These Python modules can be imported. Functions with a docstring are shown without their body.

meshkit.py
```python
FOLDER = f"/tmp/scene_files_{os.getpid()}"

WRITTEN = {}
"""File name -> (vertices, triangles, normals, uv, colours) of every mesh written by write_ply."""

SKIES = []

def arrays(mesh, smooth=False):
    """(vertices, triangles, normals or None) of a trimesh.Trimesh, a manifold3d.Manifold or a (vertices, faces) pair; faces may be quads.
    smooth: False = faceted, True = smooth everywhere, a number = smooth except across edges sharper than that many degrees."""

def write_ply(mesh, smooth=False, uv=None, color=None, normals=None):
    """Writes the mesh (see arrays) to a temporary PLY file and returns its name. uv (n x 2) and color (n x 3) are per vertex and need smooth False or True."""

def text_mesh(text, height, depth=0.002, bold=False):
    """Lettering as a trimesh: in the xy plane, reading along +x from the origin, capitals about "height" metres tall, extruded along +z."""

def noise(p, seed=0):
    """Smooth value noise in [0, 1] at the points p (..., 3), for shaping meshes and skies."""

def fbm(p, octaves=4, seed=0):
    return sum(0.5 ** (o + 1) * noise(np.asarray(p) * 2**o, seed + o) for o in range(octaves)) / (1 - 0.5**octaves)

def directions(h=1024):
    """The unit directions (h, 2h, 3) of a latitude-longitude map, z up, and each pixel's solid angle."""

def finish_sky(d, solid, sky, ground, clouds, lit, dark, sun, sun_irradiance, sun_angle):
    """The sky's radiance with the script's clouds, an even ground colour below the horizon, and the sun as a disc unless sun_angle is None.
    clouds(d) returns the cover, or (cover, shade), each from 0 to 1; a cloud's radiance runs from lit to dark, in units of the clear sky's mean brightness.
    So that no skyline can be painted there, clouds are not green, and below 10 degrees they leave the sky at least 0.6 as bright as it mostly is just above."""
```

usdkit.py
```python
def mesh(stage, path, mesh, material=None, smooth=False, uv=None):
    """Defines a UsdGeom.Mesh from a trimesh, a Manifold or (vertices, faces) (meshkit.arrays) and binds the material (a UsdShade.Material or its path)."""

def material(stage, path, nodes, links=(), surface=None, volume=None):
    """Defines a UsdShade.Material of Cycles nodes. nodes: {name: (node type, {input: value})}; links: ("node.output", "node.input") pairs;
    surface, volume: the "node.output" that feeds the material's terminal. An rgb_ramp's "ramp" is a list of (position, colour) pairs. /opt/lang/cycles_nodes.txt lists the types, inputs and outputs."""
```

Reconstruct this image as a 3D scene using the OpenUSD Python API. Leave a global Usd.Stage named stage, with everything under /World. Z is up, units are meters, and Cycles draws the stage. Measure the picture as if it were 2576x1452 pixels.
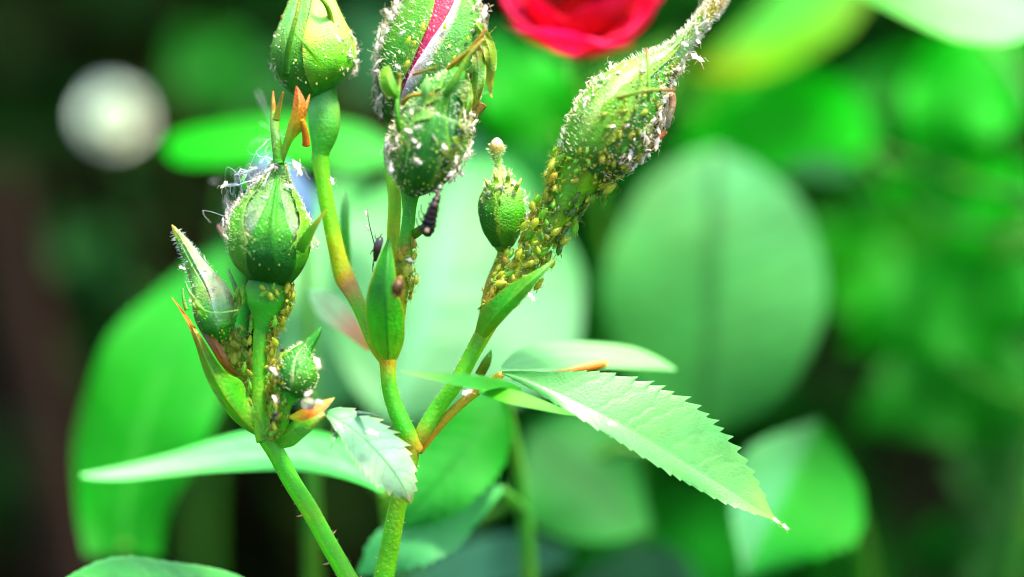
import math, random
import numpy as np
import trimesh, usdkit, meshkit
from scipy.interpolate import CubicSpline, PchipInterpolator
from pxr import Usd, UsdGeom, UsdLux, UsdShade, Gf, Sdf, Vt

stage = Usd.Stage.CreateInMemory()
UsdGeom.Xform.Define(stage, '/World')
UsdGeom.Scope.Define(stage, '/World/Looks')
rng = np.random.default_rng(7)

# ------------------------------------------------------------------ camera, sky, sun, exposure
FOCAL, APERTURE, FSTOP, D0, PITCH = 100.0, 36.0, 4.2, 0.45, math.radians(-20)
EXPOSURE = 3.4
SUN_EL, SUN_AZ = math.radians(70), math.radians(80)       # azimuth from +y (away from the camera) towards +x
SUN_I, SUN_ANGLE, SKY = 0.4, 10.0, 0.06
FOCUS_POINT = np.array([0, 0, 0.62])
FWD = np.array([0, math.cos(PITCH), math.sin(PITCH)])
RIGHT = np.array([1.0, 0, 0])
UP = np.cross(RIGHT, FWD)
EYE = FOCUS_POINT - FWD * D0

cam = UsdGeom.Camera.Define(stage, '/World/camera')
cam.CreateFocalLengthAttr(FOCAL); cam.CreateHorizontalApertureAttr(APERTURE)
cam.CreateVerticalApertureAttr(APERTURE * 577 / 1024)
cam.CreateFStopAttr(FSTOP); cam.CreateFocusDistanceAttr(D0)
cam.CreateClippingRangeAttr(Gf.Vec2f(0.02, 200.0)); cam.CreateExposureAttr(EXPOSURE)
M = np.eye(4); M[:3, 0], M[:3, 1], M[:3, 2], M[:3, 3] = RIGHT, UP, -FWD, EYE
cam.AddTransformOp().Set(Gf.Matrix4d(*M.T.ravel().tolist()))

sun_dir = np.array([math.sin(SUN_AZ) * math.cos(SUN_EL), math.cos(SUN_AZ) * math.cos(SUN_EL), math.sin(SUN_EL)])
sky_mat = usdkit.material(stage, '/World/Looks/sky_look', {
    'sky': ('sky_texture', {'sky_type': 'single_scattering', 'sun_disc': False, 'sun_elevation': SUN_EL, 'sun_rotation': SUN_AZ, 'aerosol_density': 4.0, 'ozone_density': .6}),
    'bg': ('background_shader', {'strength': SKY})}, [('sky.color', 'bg.color')], surface='bg.background')
dome = UsdLux.DomeLight.Define(stage, '/World/sky')
UsdShade.MaterialBindingAPI.Apply(dome.GetPrim()).Bind(sky_mat)
dome.GetPrim().SetCustomDataByKey('kind', 'structure')
sun = UsdLux.DistantLight.Define(stage, '/World/sun')
sun.CreateIntensityAttr(SUN_I); sun.CreateAngleAttr(SUN_ANGLE); sun.CreateColorAttr(Gf.Vec3f(1, .93, .80))
sun.GetPrim().CreateAttribute('inputs:normalize', Sdf.ValueTypeNames.Bool).Set(True)
zc = sun_dir; xc = np.cross([0, 1.0, 0.0], zc); xc /= np.linalg.norm(xc); yc = np.cross(zc, xc)
Ms = np.eye(4); Ms[:3, 0], Ms[:3, 1], Ms[:3, 2] = xc, yc, zc
sun.AddTransformOp().Set(Gf.Matrix4d(*Ms.T.ravel().tolist()))

# ------------------------------------------------------------------ placing things: a sight line and a depth give a real point
TX = APERTURE / 2 / FOCAL
def P(x, y, d=0.0):
    """Point on the sight line through (x, y) of a 2576 x 1452 view, d millimetres beyond the plane of focus."""
    x, y, d = (np.asarray(k, float) for k in (x, y, d))
    D = D0 + d / 1000.0
    return EYE + D[..., None] * (FWD + ((x - 1288) / 1288 * TX)[..., None] * RIGHT - ((y - 726) / 1288 * TX)[..., None] * UP)
def PX(d=0.0):
    return (D0 + np.asarray(d, float) / 1000) * 2 * TX / 2576
MM = PX(0) * 1000                                            # millimetres in one such unit at the plane of focus

def lin(r, g, b, k=1.0):
    c = np.array([r, g, b]) / 255.0
    return np.where(c < .04045, c / 12.92, ((c + .055) / 1.055) ** 2.4) * k
KB = 0.5
def col(r, g, b, k=KB):
    return np.clip(lin(r, g, b) * k + .001, 0, .85)

# ------------------------------------------------------------------ prims
taken = {}
def fresh(parent, name):
    n = taken.get((parent, name), 0); taken[(parent, name)] = n + 1
    return f'{parent}/{name}' + (f'_{n:03d}' if n else '')
def say(prim, label=None, category=None, group=None, kind=None):
    for k, v in (('label', label), ('category', category), ('group', group), ('kind', kind)):
        if v: prim.SetCustomDataByKey(k, v)
    return prim
def path_of(parent):
    return '/World' if parent is None else str(parent.GetPath())
def thing(name, label, category, loc=(0, 0, 0), group=None, kind=None):
    x = UsdGeom.Xform.Define(stage, fresh('/World', name)); x.AddTranslateOp().Set(Gf.Vec3d(*map(float, loc)))
    p = x.GetPrim(); say(p, label, category, group, kind); ORIGIN[str(p.GetPath())] = np.array(loc, float)
    return p
ORIGIN = {}
def obj(name, mesh, mat, parent=None, label=None, smooth=True, category=None, group=None, kind=None):
    """mesh: (vertices, faces, colours or None), vertices in the world; one Mesh prim."""
    v, f, c = mesh
    top = path_of(parent)
    o = ORIGIN.get('/'.join(top.split('/')[:3]), np.zeros(3))
    m = usdkit.mesh(stage, fresh(top, name), (np.asarray(v) - o, f), MAT[mat], smooth=smooth)
    if c is not None:
        pv = UsdGeom.PrimvarsAPI(m).CreatePrimvar('Cd', Sdf.ValueTypeNames.Color3fArray, 'vertex')
        pv.Set(Vt.Vec3fArray.FromNumpy(np.ascontiguousarray(np.broadcast_to(c, np.shape(v)), dtype=np.float32)))
    return say(m.GetPrim(), label, category, group, kind)
def join(parts):
    vs, fs, cs, n = [], [], [], 0
    for v, f, c in parts:
        vs.append(v); fs.append(np.asarray(f) + n); n += len(v)
        cs.append(np.broadcast_to(c if c is not None else (.5, .5, .5), np.shape(v)))
    return np.vstack(vs), np.vstack(fs), np.vstack(cs)

# ------------------------------------------------------------------ materials
MAT = {}
def surface(name, rough=.5, spec=.4, trans=0.0, bump=0.0, bump_scale=1500.0, vary=.25, vary_scale=220.0, sss=0.0, coat=0.0, tint=(1, 1, 1), coords='world', color=None, tgain=1.3, alpha=None, hue=.25):
    nodes = {'cd': ('attribute', {'attribute': 'Cd'}), 'tc': ('texture_coordinate', {}), 'geo': ('geometry', {}),
             'n1': ('noise_texture', {'scale': vary_scale, 'detail': 4.0, 'roughness': .6}),
             'r1': ('map_range', {'from_min': .25, 'from_max': .75, 'to_min': 1 - vary, 'to_max': 1 + vary}),
             'mul': ('mix_color', {'blend_type': 'multiply', 'fac': 1.0, 'use_clamp': False}),
             'n3': ('noise_texture', {'scale': vary_scale * .4, 'detail': 3.0}), 'r3': ('rgb_ramp', {'ramp': [(.3, (1 - hue * .5, 1.0, 1 + hue * .3)), (.5, (1, 1, 1)), (.72, (1 + hue, 1 - hue * .12, 1 - hue * .4))]}),
             'hm': ('mix_color', {'blend_type': 'multiply', 'fac': 1.0, 'use_clamp': False}),
             'p': ('principled_bsdf', {'roughness': rough, 'specular_ior_level': spec, 'subsurface_weight': sss, 'subsurface_scale': .0012, 'subsurface_radius': (.5, 1, .1), 'coat_weight': coat, 'coat_roughness': .25})}
    src = 'geo.position' if coords == 'world' else 'tc.object'
    links = [(src, 'n1.vector'), ('n1.fac', 'r1.value'), ('r1.result', 'mul.b'), (src, 'n3.vector'), ('n3.fac', 'r3.fac'), ('r3.color', 'hm.b'), ('hm.result', 'mul.a')]
    if color is None: links.append(('cd.color', 'hm.a'))
    else: nodes['hm'][1]['a'] = color
    links.append(('mul.result', 'p.base_color'))
    out = 'p.BSDF'
    if bump:
        nodes['n2'] = ('noise_texture', {'scale': bump_scale, 'detail': 3.0})
        nodes['b'] = ('bump', {'strength': bump, 'distance': .0006})
        links += [(src, 'n2.vector'), ('n2.fac', 'b.height'), ('b.normal', 'p.normal')]
    if trans:
        nodes['g'] = ('mix_color', {'blend_type': 'multiply', 'fac': 1.0, 'b': (tgain * tint[0], tgain * tint[1], tgain * tint[2]), 'use_clamp': False})
        nodes['t'] = ('translucent_bsdf', {}); nodes['m'] = ('mix_closure', {'fac': trans})
        links += [('mul.result', 'g.a'), ('g.result', 't.color'), (out, 'm.closure1'), ('t.BSDF', 'm.closure2')]
        out = 'm.closure'
    if alpha is not None:
        nodes['tr'] = ('transparent_bsdf', {'color': (1, 1, 1)}); nodes['ma'] = ('mix_closure', {'fac': alpha})
        links += [('tr.BSDF', 'ma.closure1'), (out, 'ma.closure2')]
        out = 'ma.closure'
    MAT[name] = usdkit.material(stage, f'/World/Looks/{name}', nodes, links, surface=out)
surface('leaf_fine', rough=.42, spec=.5, trans=.38, bump=.12, bump_scale=2600, vary=.16, vary_scale=420, tint=(1.1, 1.1, .6))
surface('leaf_soft', hue=.5, rough=.6, spec=.10, trans=.42, vary=.22, vary_scale=60, tint=(1.05, 1.1, .6))
surface('leaf_pale', rough=.55, spec=.25, trans=.30, vary=.14, vary_scale=45, tint=(1, 1.1, .8))
surface('leaf_dark', hue=.9, rough=.8, spec=.03, trans=.15, vary=.35, vary_scale=25, tint=(.9, 1.1, .5))
surface('stem_skin', hue=.8, rough=.45, spec=.25, trans=.0, sss=.2, bump=.25, bump_scale=1800, vary=.16, vary_scale=330)
surface('bud_skin', hue=.5, rough=.5, spec=.3, trans=.0, sss=.25, bump=.35, bump_scale=2600, vary=.2, vary_scale=520)
surface('sepal_skin', hue=.5, rough=.48, spec=.35, trans=.25, bump=.5, bump_scale=2800, vary=.25, vary_scale=600, tint=(1.1, 1.1, .6))
surface('petal_skin', rough=.6, spec=.2, trans=.35, vary=.1, vary_scale=150)
surface('fuzz', rough=.5, spec=.3, trans=.4, vary=.2, tgain=1.1)
surface('aphid_skin', rough=.45, spec=.3, sss=.3, vary=.25, vary_scale=3.0, coords='object')
surface('husk', rough=.45, spec=.4, trans=.45, vary=.25, vary_scale=4.0, coords='object', tgain=1.0)
surface('dark_shell', rough=.4, spec=.4, vary=.4, vary_scale=900)
surface('bark', rough=.85, spec=.15, bump=.8, bump_scale=300, vary=.4, vary_scale=80)
surface('soil_look', rough=.95, spec=.05, vary=.6, vary_scale=9.0, color=(.007, .005, .002))  # dark humus, darkened further in place of the shade over it
MAT['droplet_look'] = usdkit.material(stage, '/World/Looks/droplet_look', {'p': ('principled_bsdf', {'base_color': (.78, .55, .55), 'roughness': .05, 'transmission_weight': .9, 'ior': 1.35})}, [], surface='p.BSDF')

# ------------------------------------------------------------------ shapes
def spline(pts, n):
    p = np.asarray(pts, float)
    if len(p) == 2: return p[0] + (p[1] - p[0]) * np.linspace(0, 1, n)[:, None]
    t = np.r_[0, np.cumsum(np.linalg.norm(np.diff(p[:, :2], axis=0), axis=1) + 1e-6)]
    return CubicSpline(t / t[-1], p)(np.linspace(0, 1, n))
def spline_t(pts):
    p = np.asarray(pts, float)
    t = np.r_[0, np.cumsum(np.linalg.norm(np.diff(p[:, :2], axis=0), axis=1) + 1e-6)]
    return t / t[-1]
class Tube:
    """A round body along a curve of (x, y, depth) stations with a radius each (view units): stems, buds. Remembers its surface so that things can sit on it."""
    def __init__(s, stations, n=40, sides=20, lump=0.0, seed=0, squash=1.0):
        st = np.asarray([(q + (0,))[:4] if len(q) == 3 else q for q in map(tuple, stations)], float)   # x, y, r, d
        t = spline_t(st); u = np.linspace(0, 1, n)
        s.u = u
        x, y, d = (CubicSpline(t, st[:, i])(u) if len(st) > 2 else np.interp(u, t, st[:, i]) for i in (0, 1, 3))
        r = PchipInterpolator(t, st[:, 2])(u)
        s.C = P(x, y, d); s.r = r * PX(d)
        T = np.gradient(s.C, axis=0); s.T = T / np.linalg.norm(T, axis=1, keepdims=True)
        view = EYE - s.C; view /= np.linalg.norm(view, axis=1, keepdims=True)
        N = view - (view * s.T).sum(1, keepdims=True) * s.T
        s.N = N / np.linalg.norm(N, axis=1, keepdims=True); s.B = np.cross(s.T, s.N)
        s.n, s.sides, s.lump, s.seed, s.squash = n, sides, lump, seed, squash
    def at(s, u, phi, lift=1.0, up=0.0):
        u, phi = np.broadcast_arrays(np.asarray(u, float), np.asarray(phi, float))
        g = lambda a: np.stack([np.interp(u, s.u, a[:, k]) for k in range(3)], -1)
        n = np.cos(phi)[..., None] * g(s.N) * s.squash + np.sin(phi)[..., None] * g(s.B)
        r = np.interp(u, s.u, s.r) * lift + up
        p = g(s.C) + n * r[..., None]
        if s.lump:
            p = p + n * (s.lump * np.interp(u, s.u, s.r) * (meshkit.fbm(p * 260, 3, s.seed) - .5))[..., None]
        return p, n / np.linalg.norm(n, axis=-1, keepdims=True), g(s.T)
    def mesh(s, color, caps=True):
        """color: rgb, or stops [(u, rgb), ...], or function (u, phi) -> rgb"""
        phi = np.linspace(0, 2 * np.pi, s.sides, endpoint=False)
        U, F = np.meshgrid(s.u, phi, indexing='ij')
        v = s.at(U, F)[0].reshape(-1, 3)
        c = paint(color, U, F).reshape(-1, 3)
        i, j = np.meshgrid(np.arange(s.n - 1), np.arange(s.sides), indexing='ij'); k = (j + 1) % s.sides
        q = np.stack([i * s.sides + j, i * s.sides + k, (i + 1) * s.sides + k, (i + 1) * s.sides + j], -1).reshape(-1, 4)
        f = np.vstack([q[:, [0, 1, 2]], q[:, [0, 2, 3]]])
        if caps:
            m = len(v); v = np.vstack([v, s.C[0], s.C[-1]]); c = np.vstack([c, c[0], c[-1]])
            a = np.arange(s.sides); b = (a + 1) % s.sides; e = (s.n - 1) * s.sides
            f = np.vstack([f, np.stack([b, a, 0 * a + m], 1), np.stack([e + a, e + b, 0 * a + m + 1], 1)])
        return v, f, c
def paint(color, U, F):
    if callable(color): return color(U, F)
    if not isinstance(color[0], tuple): return np.broadcast_to(color, U.shape + (3,)).copy()
    us = [a for a, _ in color]
    return np.stack([np.interp(U, us, [c[k] for _, c in color]) for k in range(3)], -1)
def grid_faces(a, b):
    i, j = np.meshgrid(np.arange(a - 1), np.arange(b - 1), indexing='ij')
    q = np.stack([i * b + j, i * b + j + 1, (i + 1) * b + j + 1, (i + 1) * b + j], -1).reshape(-1, 4)
    return np.vstack([q[:, [0, 1, 2]], q[:, [0, 2, 3]]])
def strip(tube, u0, u1, phi0, hw, lift=1.05, color=(.1, .4, .05), edge=None, n=30, m=13, ridge=.05, curl=0.0, twist=0.0, thick=.00018, jag=0.0, seed=0):
    """A sepal or petal that hugs a bud: hw gives its half width in radians along it (stops)."""
    s = np.linspace(0, 1, n); t = np.linspace(-1, 1, m)
    S, Tt = np.meshgrid(s, t, indexing='ij')
    h = np.interp(S, [a for a, _ in hw], [b for _, b in hw])
    if jag: h = h * (1 + jag * (meshkit.noise(np.stack([S * 22, np.sign(Tt) * 3, 0 * S + seed], -1)) - .5) * np.abs(Tt) ** 3)
    U = u0 + (u1 - u0) * S; F = phi0 + twist * S + Tt * h
    L = 1 + (lift - 1) * (.35 + .65 * np.clip(S * 6, 0, 1)) + ridge * np.exp(-(Tt / .16) ** 2) * np.sin(np.pi * np.clip(S * .9 + .1, 0, 1)) + curl * np.abs(Tt) ** 3 * S
    v, nrm, _ = tube.at(U, F, L, up=.00012)
    c = paint(color, S, F)
    if edge is not None:
        w = np.clip((np.abs(Tt) - .72) / .25, 0, 1)[..., None] * np.clip(S * 4, 0, 1)[..., None]
        c = c * (1 - w) + np.asarray(edge) * w
    v2 = v - nrm * thick
    f = grid_faces(n, m); k = n * m
    rim = np.r_[np.arange(m), np.arange(1, n) * m + m - 1, (n - 1) * m + np.arange(m - 2, -1, -1), np.arange(n - 2, 0, -1) * m]
    a, b = rim, np.roll(rim, -1)
    F2 = np.vstack([f, f[:, ::-1] + k, np.stack([b, a, a + k], 1), np.stack([b, a + k, b + k], 1)])
    return np.vstack([v.reshape(-1, 3), v2.reshape(-1, 3)]), F2, np.vstack([c.reshape(-1, 3)] * 2)
def leaf(mid, wl, wr, kl=0.3, kr=0.3, color=(.1, .4, .05), edge=None, vein=None, n=60, m=17, teeth=0, depth=.12, veins=7, fold=0.0, wave=0.0, seed=0, lay=0.0, relief=.02, vfade=.45):
    """A blade. mid: (x, y, depth) stations of its midrib; wl, wr: visible half widths to its left and right as stops over 0..1;
    kl, kr: how far its sides lie back (+) or forward (-) for each unit of that width."""
    mid = [tuple(q) if len(q) == 3 else (*q, 0.0) for q in mid]
    c = spline(mid, n); s = np.linspace(0, 1, n); t = np.linspace(-1, 1, m)
    g = np.gradient(c[:, :2], axis=0); g /= np.linalg.norm(g, axis=1, keepdims=True)
    side = np.stack([-g[:, 1], g[:, 0]], 1)                  # to the right of travel in the view (y down)
    S, Tt = np.meshgrid(s, t, indexing='ij'); A = np.abs(Tt)
    stops = lambda w: PchipInterpolator([a for a, _ in w], [b for _, b in w])(s)
    W = np.where(Tt < 0, stops(wl)[:, None], stops(wr)[:, None])
    along = 0 * S
    if teeth:
        ph = S * teeth + .33 * np.sin(S * 9 + seed + 1.7 * (Tt < 0)) + .17 * np.sin(S * 31 + 2.3 * seed)
        fr = ph % 1.0; big = .55 + .75 * meshkit.noise(np.stack([np.floor(ph) * 1.37, 3.0 * (Tt < 0), 0 * S + seed], -1), 9)
        tooth = np.where(fr < .84, (fr / .84) ** 1.5, (1 - fr) / .16) * big
        W = W * (1 + depth * (tooth - .4) * A ** 10)
        along = depth * .8 * tooth * A ** 10 * W
    X = c[:, 0][:, None] + side[:, 0][:, None] * W * Tt + g[:, 0][:, None] * along
    Y = c[:, 1][:, None] + side[:, 1][:, None] * W * Tt + g[:, 1][:, None] * along
    kk = np.where(Tt < 0, kl, kr)
    vv = (S * veins - A * .75 - .55 * A ** 2 + .35 * np.sin(2.1 * np.floor(S * veins - A * .9) + seed + 2 * (Tt < 0)) + .05 * np.sin(A * 17 + S * 40)) % 1.0
    groove = np.exp(-(np.minimum(vv, 1 - vv) / .075) ** 2) * (A > .05) * np.clip((1 - A) * 4, 0, 1)
    rib = np.exp(-(A / .05) ** 2)
    Dz = c[:, 2][:, None] + kk * W * A * MM + fold * A * W * MM
    Dz = Dz + (relief * W * MM) * (groove * .6 - .35 * np.sin(np.pi * vv) * np.sin(np.pi * np.clip(A, 0, 1)) + rib * .7)
    Dz = Dz + lay * (c[0, 1] - Y) * MM
    if wave: Dz = Dz + wave * A ** 2 * np.sin(S * 11 + seed + 1.5 * np.sign(Tt)) + wave * .6 * np.sin(S * 5 + seed * 2)
    v = P(X, Y, Dz).reshape(-1, 3)
    C = paint(color, S, Tt)
    if vein is not None:
        w = np.clip(vfade * groove + .85 * rib, 0, 1)[..., None]; C = C * (1 - w) + np.asarray(vein) * w
    if edge is not None:
        w = np.clip((A - .86) / .14, 0, 1)[..., None]; C = C * (1 - w) + np.asarray(edge) * w
    return v, grid_faces(n, m)[:, ::-1], C.reshape(-1, 3)
def lens(*w):
    """Width stops for an ordinary pointed leaf with the greatest half width w at about 40 per cent."""
    w = w[0]
    return [(0, w * .12), (.08, w * .45), (.22, w * .85), (.42, w), (.62, w * .86), (.8, w * .55), (.92, w * .24), (1, .6)]
def wires(starts, ends, radius, color, bend=0.0, sides=3, seg=2, tip=.25):
    """Many thin tapering hairs as one mesh."""
    starts, ends = np.asarray(starts, float), np.asarray(ends, float)
    n = len(starts); d = ends - starts; L = np.linalg.norm(d, axis=1, keepdims=True) + 1e-9; t = d / L
    a = np.cross(t, [.3, .5, .81]); a /= np.linalg.norm(a, axis=1, keepdims=True) + 1e-9; b = np.cross(t, a)
    r = np.random.default_rng(n)
    off = (a * r.normal(size=(n, 1)) + b * r.normal(size=(n, 1))) * L * bend
    rad = np.broadcast_to(radius, (n,))[:, None]
    ang = np.arange(sides) * 2 * np.pi / sides
    rings = []
    for i in range(seg + 1):
        q = i / seg
        c = starts + d * q + off * math.sin(math.pi * q)
        w = rad * (1 - (1 - tip) * q)
        rings.append(c[:, None] + w[:, None] * (np.cos(ang)[None, :, None] * a[:, None] + np.sin(ang)[None, :, None] * b[:, None]))
    v = np.stack(rings, 1).reshape(-1, 3)
    base = np.arange(n)[:, None] * (seg + 1) * sides; f = []
    for i in range(seg):
        for j in range(sides):
            k = (j + 1) % sides
            A, B_, C_, D_ = (base + i * sides + j), (base + i * sides + k), (base + (i + 1) * sides + k), (base + (i + 1) * sides + j)
            f += [np.hstack([A, B_, C_]), np.hstack([A, C_, D_])]
    c = np.repeat(np.broadcast_to(color, (n, 3)), (seg + 1) * sides, axis=0)
    return v, np.vstack(f), c
def hairs(tube, count, u=(0, 1), phi=(-3.1, 3.1), length=(6, 14), lift=1.06, lean=.35, radius=.75, color=(.8, .9, .6), seed=0, bend=.15):
    r = np.random.default_rng(seed + 100)
    uu, ff = r.uniform(*u, count), r.uniform(*phi, count)
    p, n, t = tube.at(uu, ff, lift)
    d = n + lean * (t * r.normal(.6, .5, (count, 1)) + np.cross(n, t) * r.normal(0, .6, (count, 1)))
    d /= np.linalg.norm(d, axis=1, keepdims=True)
    L = r.uniform(*length, (count, 1)) * PX(0)
    cc = np.asarray(color) * r.uniform(.7, 1.2, (count, 1))
    return wires(p - n * 1e-5, p + d * L, radius * PX(0), np.clip(cc, 0, .9), bend)
def beads(tube, count, u, phi, size=(1.5, 3.5), lift=1.08, color=(.7, .8, .3), seed=0):
    r = np.random.default_rng(seed + 500); ico = trimesh.creation.icosphere(1, 1.0); out = []
    for _ in range(count):
        p, n, _t = tube.at(r.uniform(*u), r.uniform(*phi), lift)
        out.append((ico.vertices * r.uniform(*size) * PX(0) * np.array([1, 1, 1.5]) + p + n * PX(0), ico.faces, np.asarray(color) * r.uniform(.7, 1.2)))
    return join(out)
def tail(pts, r0, r1, color, n=24, sides=8):
    """A thin tapering tip."""
    k = len(pts)
    return Tube([(q[0], q[1], r0 + (r1 - r0) * i / (k - 1), q[2] if len(q) > 2 else 0) for i, q in enumerate(pts)], n=n, sides=sides).mesh(color)

# ================================================================== the ground and the planting far behind
g = 61
xs = np.linspace(-14, 14, g); X, Y = np.meshgrid(xs, xs + 6, indexing='ij')
Z = .05 * (meshkit.fbm(np.stack([X * 1.3, Y * 1.3, 0 * X], -1), 4) - .5) - .02
obj('soil', (np.stack([X, Y, Z], -1).reshape(-1, 3), grid_faces(g, g)[:, ::-1] if False else grid_faces(g, g), None), 'soil_look', kind='structure')

def leaf_cloud(center, size, count, leaf_len, colors, seed):
    r = np.random.default_rng(seed)
    base = np.array([[0, 0, 0], [.3, .27, .06], [.65, .26, .04], [1, 0, -.08], [.65, -.26, .04], [.3, -.27, .06], [.5, 0, -.02]])
    fc = np.array([[0, 1, 6], [1, 2, 6], [2, 3, 6], [3, 4, 6], [4, 5, 6], [5, 0, 6]])
    d = r.normal(size=(count, 3)); d /= np.linalg.norm(d, axis=1, keepdims=True)
    clump = r.normal(size=(14, 3)); clump /= np.linalg.norm(clump, axis=1, keepdims=True)
    near = (d @ clump.T).max(1)
    rad = r.uniform(.45, 1, count) ** .5 * (.62 + .45 * near)
    p = np.asarray(center) + d * rad[:, None] * np.asarray(size)
    p[:, 2] = np.maximum(p[:, 2], .03)
    out_d = d * np.array([1, 1, .5]) + r.normal(0, .45, (count, 3)) + np.array([0, 0, -.25])
    xa = out_d / np.linalg.norm(out_d, axis=1, keepdims=True)
    za = np.cross(xa, r.normal(size=(count, 3))); za = za * .5 + np.array([0, 0, 1.0]); za -= (za * xa).sum(1, keepdims=True) * xa; za /= np.linalg.norm(za, axis=1, keepdims=True)
    ya = np.cross(za, xa); L = r.uniform(.6, 1.2, count) * leaf_len
    v = p[:, None] + L[:, None, None] * (base[None, :, 0:1] * xa[:, None] + base[None, :, 1:2] * ya[:, None] + base[None, :, 2:3] * za[:, None])
    f = (np.arange(count)[:, None, None] * 7 + fc[None]).reshape(-1, 3)
    cc = np.asarray(colors)[r.integers(0, len(colors), count)] * r.uniform(.6, 1.3, (count, 1))
    return v.reshape(-1, 3), f, np.repeat(cc, 7, axis=0)
def cane(a, b, r0, r1, color, bow=.05, seed=0):
    a, b = np.asarray(a, float), np.asarray(b, float); n = 14
    q = np.linspace(0, 1, n)[:, None]
    c = a + (b - a) * q + np.array([bow, bow * .4, 0]) * np.sin(np.pi * q)
    v, f = [], []
    t = np.gradient(c, axis=0); t /= np.linalg.norm(t, axis=1, keepdims=True)
    x = np.cross(t, [0, 1, .1]); x /= np.linalg.norm(x, axis=1, keepdims=True); y = np.cross(t, x)
    ang = np.arange(9) * 2 * np.pi / 9
    rr = np.linspace(r0, r1, n)[:, None, None]
    v = c[:, None] + rr * (np.cos(ang)[None, :, None] * x[:, None] + np.sin(ang)[None, :, None] * y[:, None])
    i, j = np.meshgrid(np.arange(n - 1), np.arange(9), indexing='ij'); k = (j + 1) % 9
    qd = np.stack([i * 9 + j, i * 9 + k, (i + 1) * 9 + k, (i + 1) * 9 + j], -1).reshape(-1, 4)
    return v.reshape(-1, 3), np.vstack([qd[:, [0, 1, 2]], qd[:, [0, 2, 3]]]), np.asarray(color)

DK = [col(0, 52, 0, .3), col(4, 74, 4, .3), col(4, 40, 0, .3)]  # dark leaf tones stand in for deep shade within the planting
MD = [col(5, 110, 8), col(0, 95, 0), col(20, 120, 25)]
BR = [col(46, 26, 2, .25), col(26, 36, 0, .25), col(10, 26, 0, .25)]  # brown tones, darkened to carry the same deep shade
def shrub(label, x, y, rx, h, count, ll, colors, seed, trunk=(34, 20, 8)):
    s = thing('shrub', label, 'shrub', (x, y, 0))
    r = np.random.default_rng(seed)
    for k in range(5):
        a = r.uniform(0, 6.28); e = (x + rx * .6 * math.cos(a), y + rx * .6 * math.sin(a), h * r.uniform(.6, .9))
        obj('stem', cane((x + .04 * math.cos(a), y + .04 * math.sin(a), -.03), e, .011, .004, col(*trunk), .04), 'bark', s)
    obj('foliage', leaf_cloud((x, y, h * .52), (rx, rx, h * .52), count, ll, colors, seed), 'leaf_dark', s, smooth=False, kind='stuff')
    return s

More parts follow.
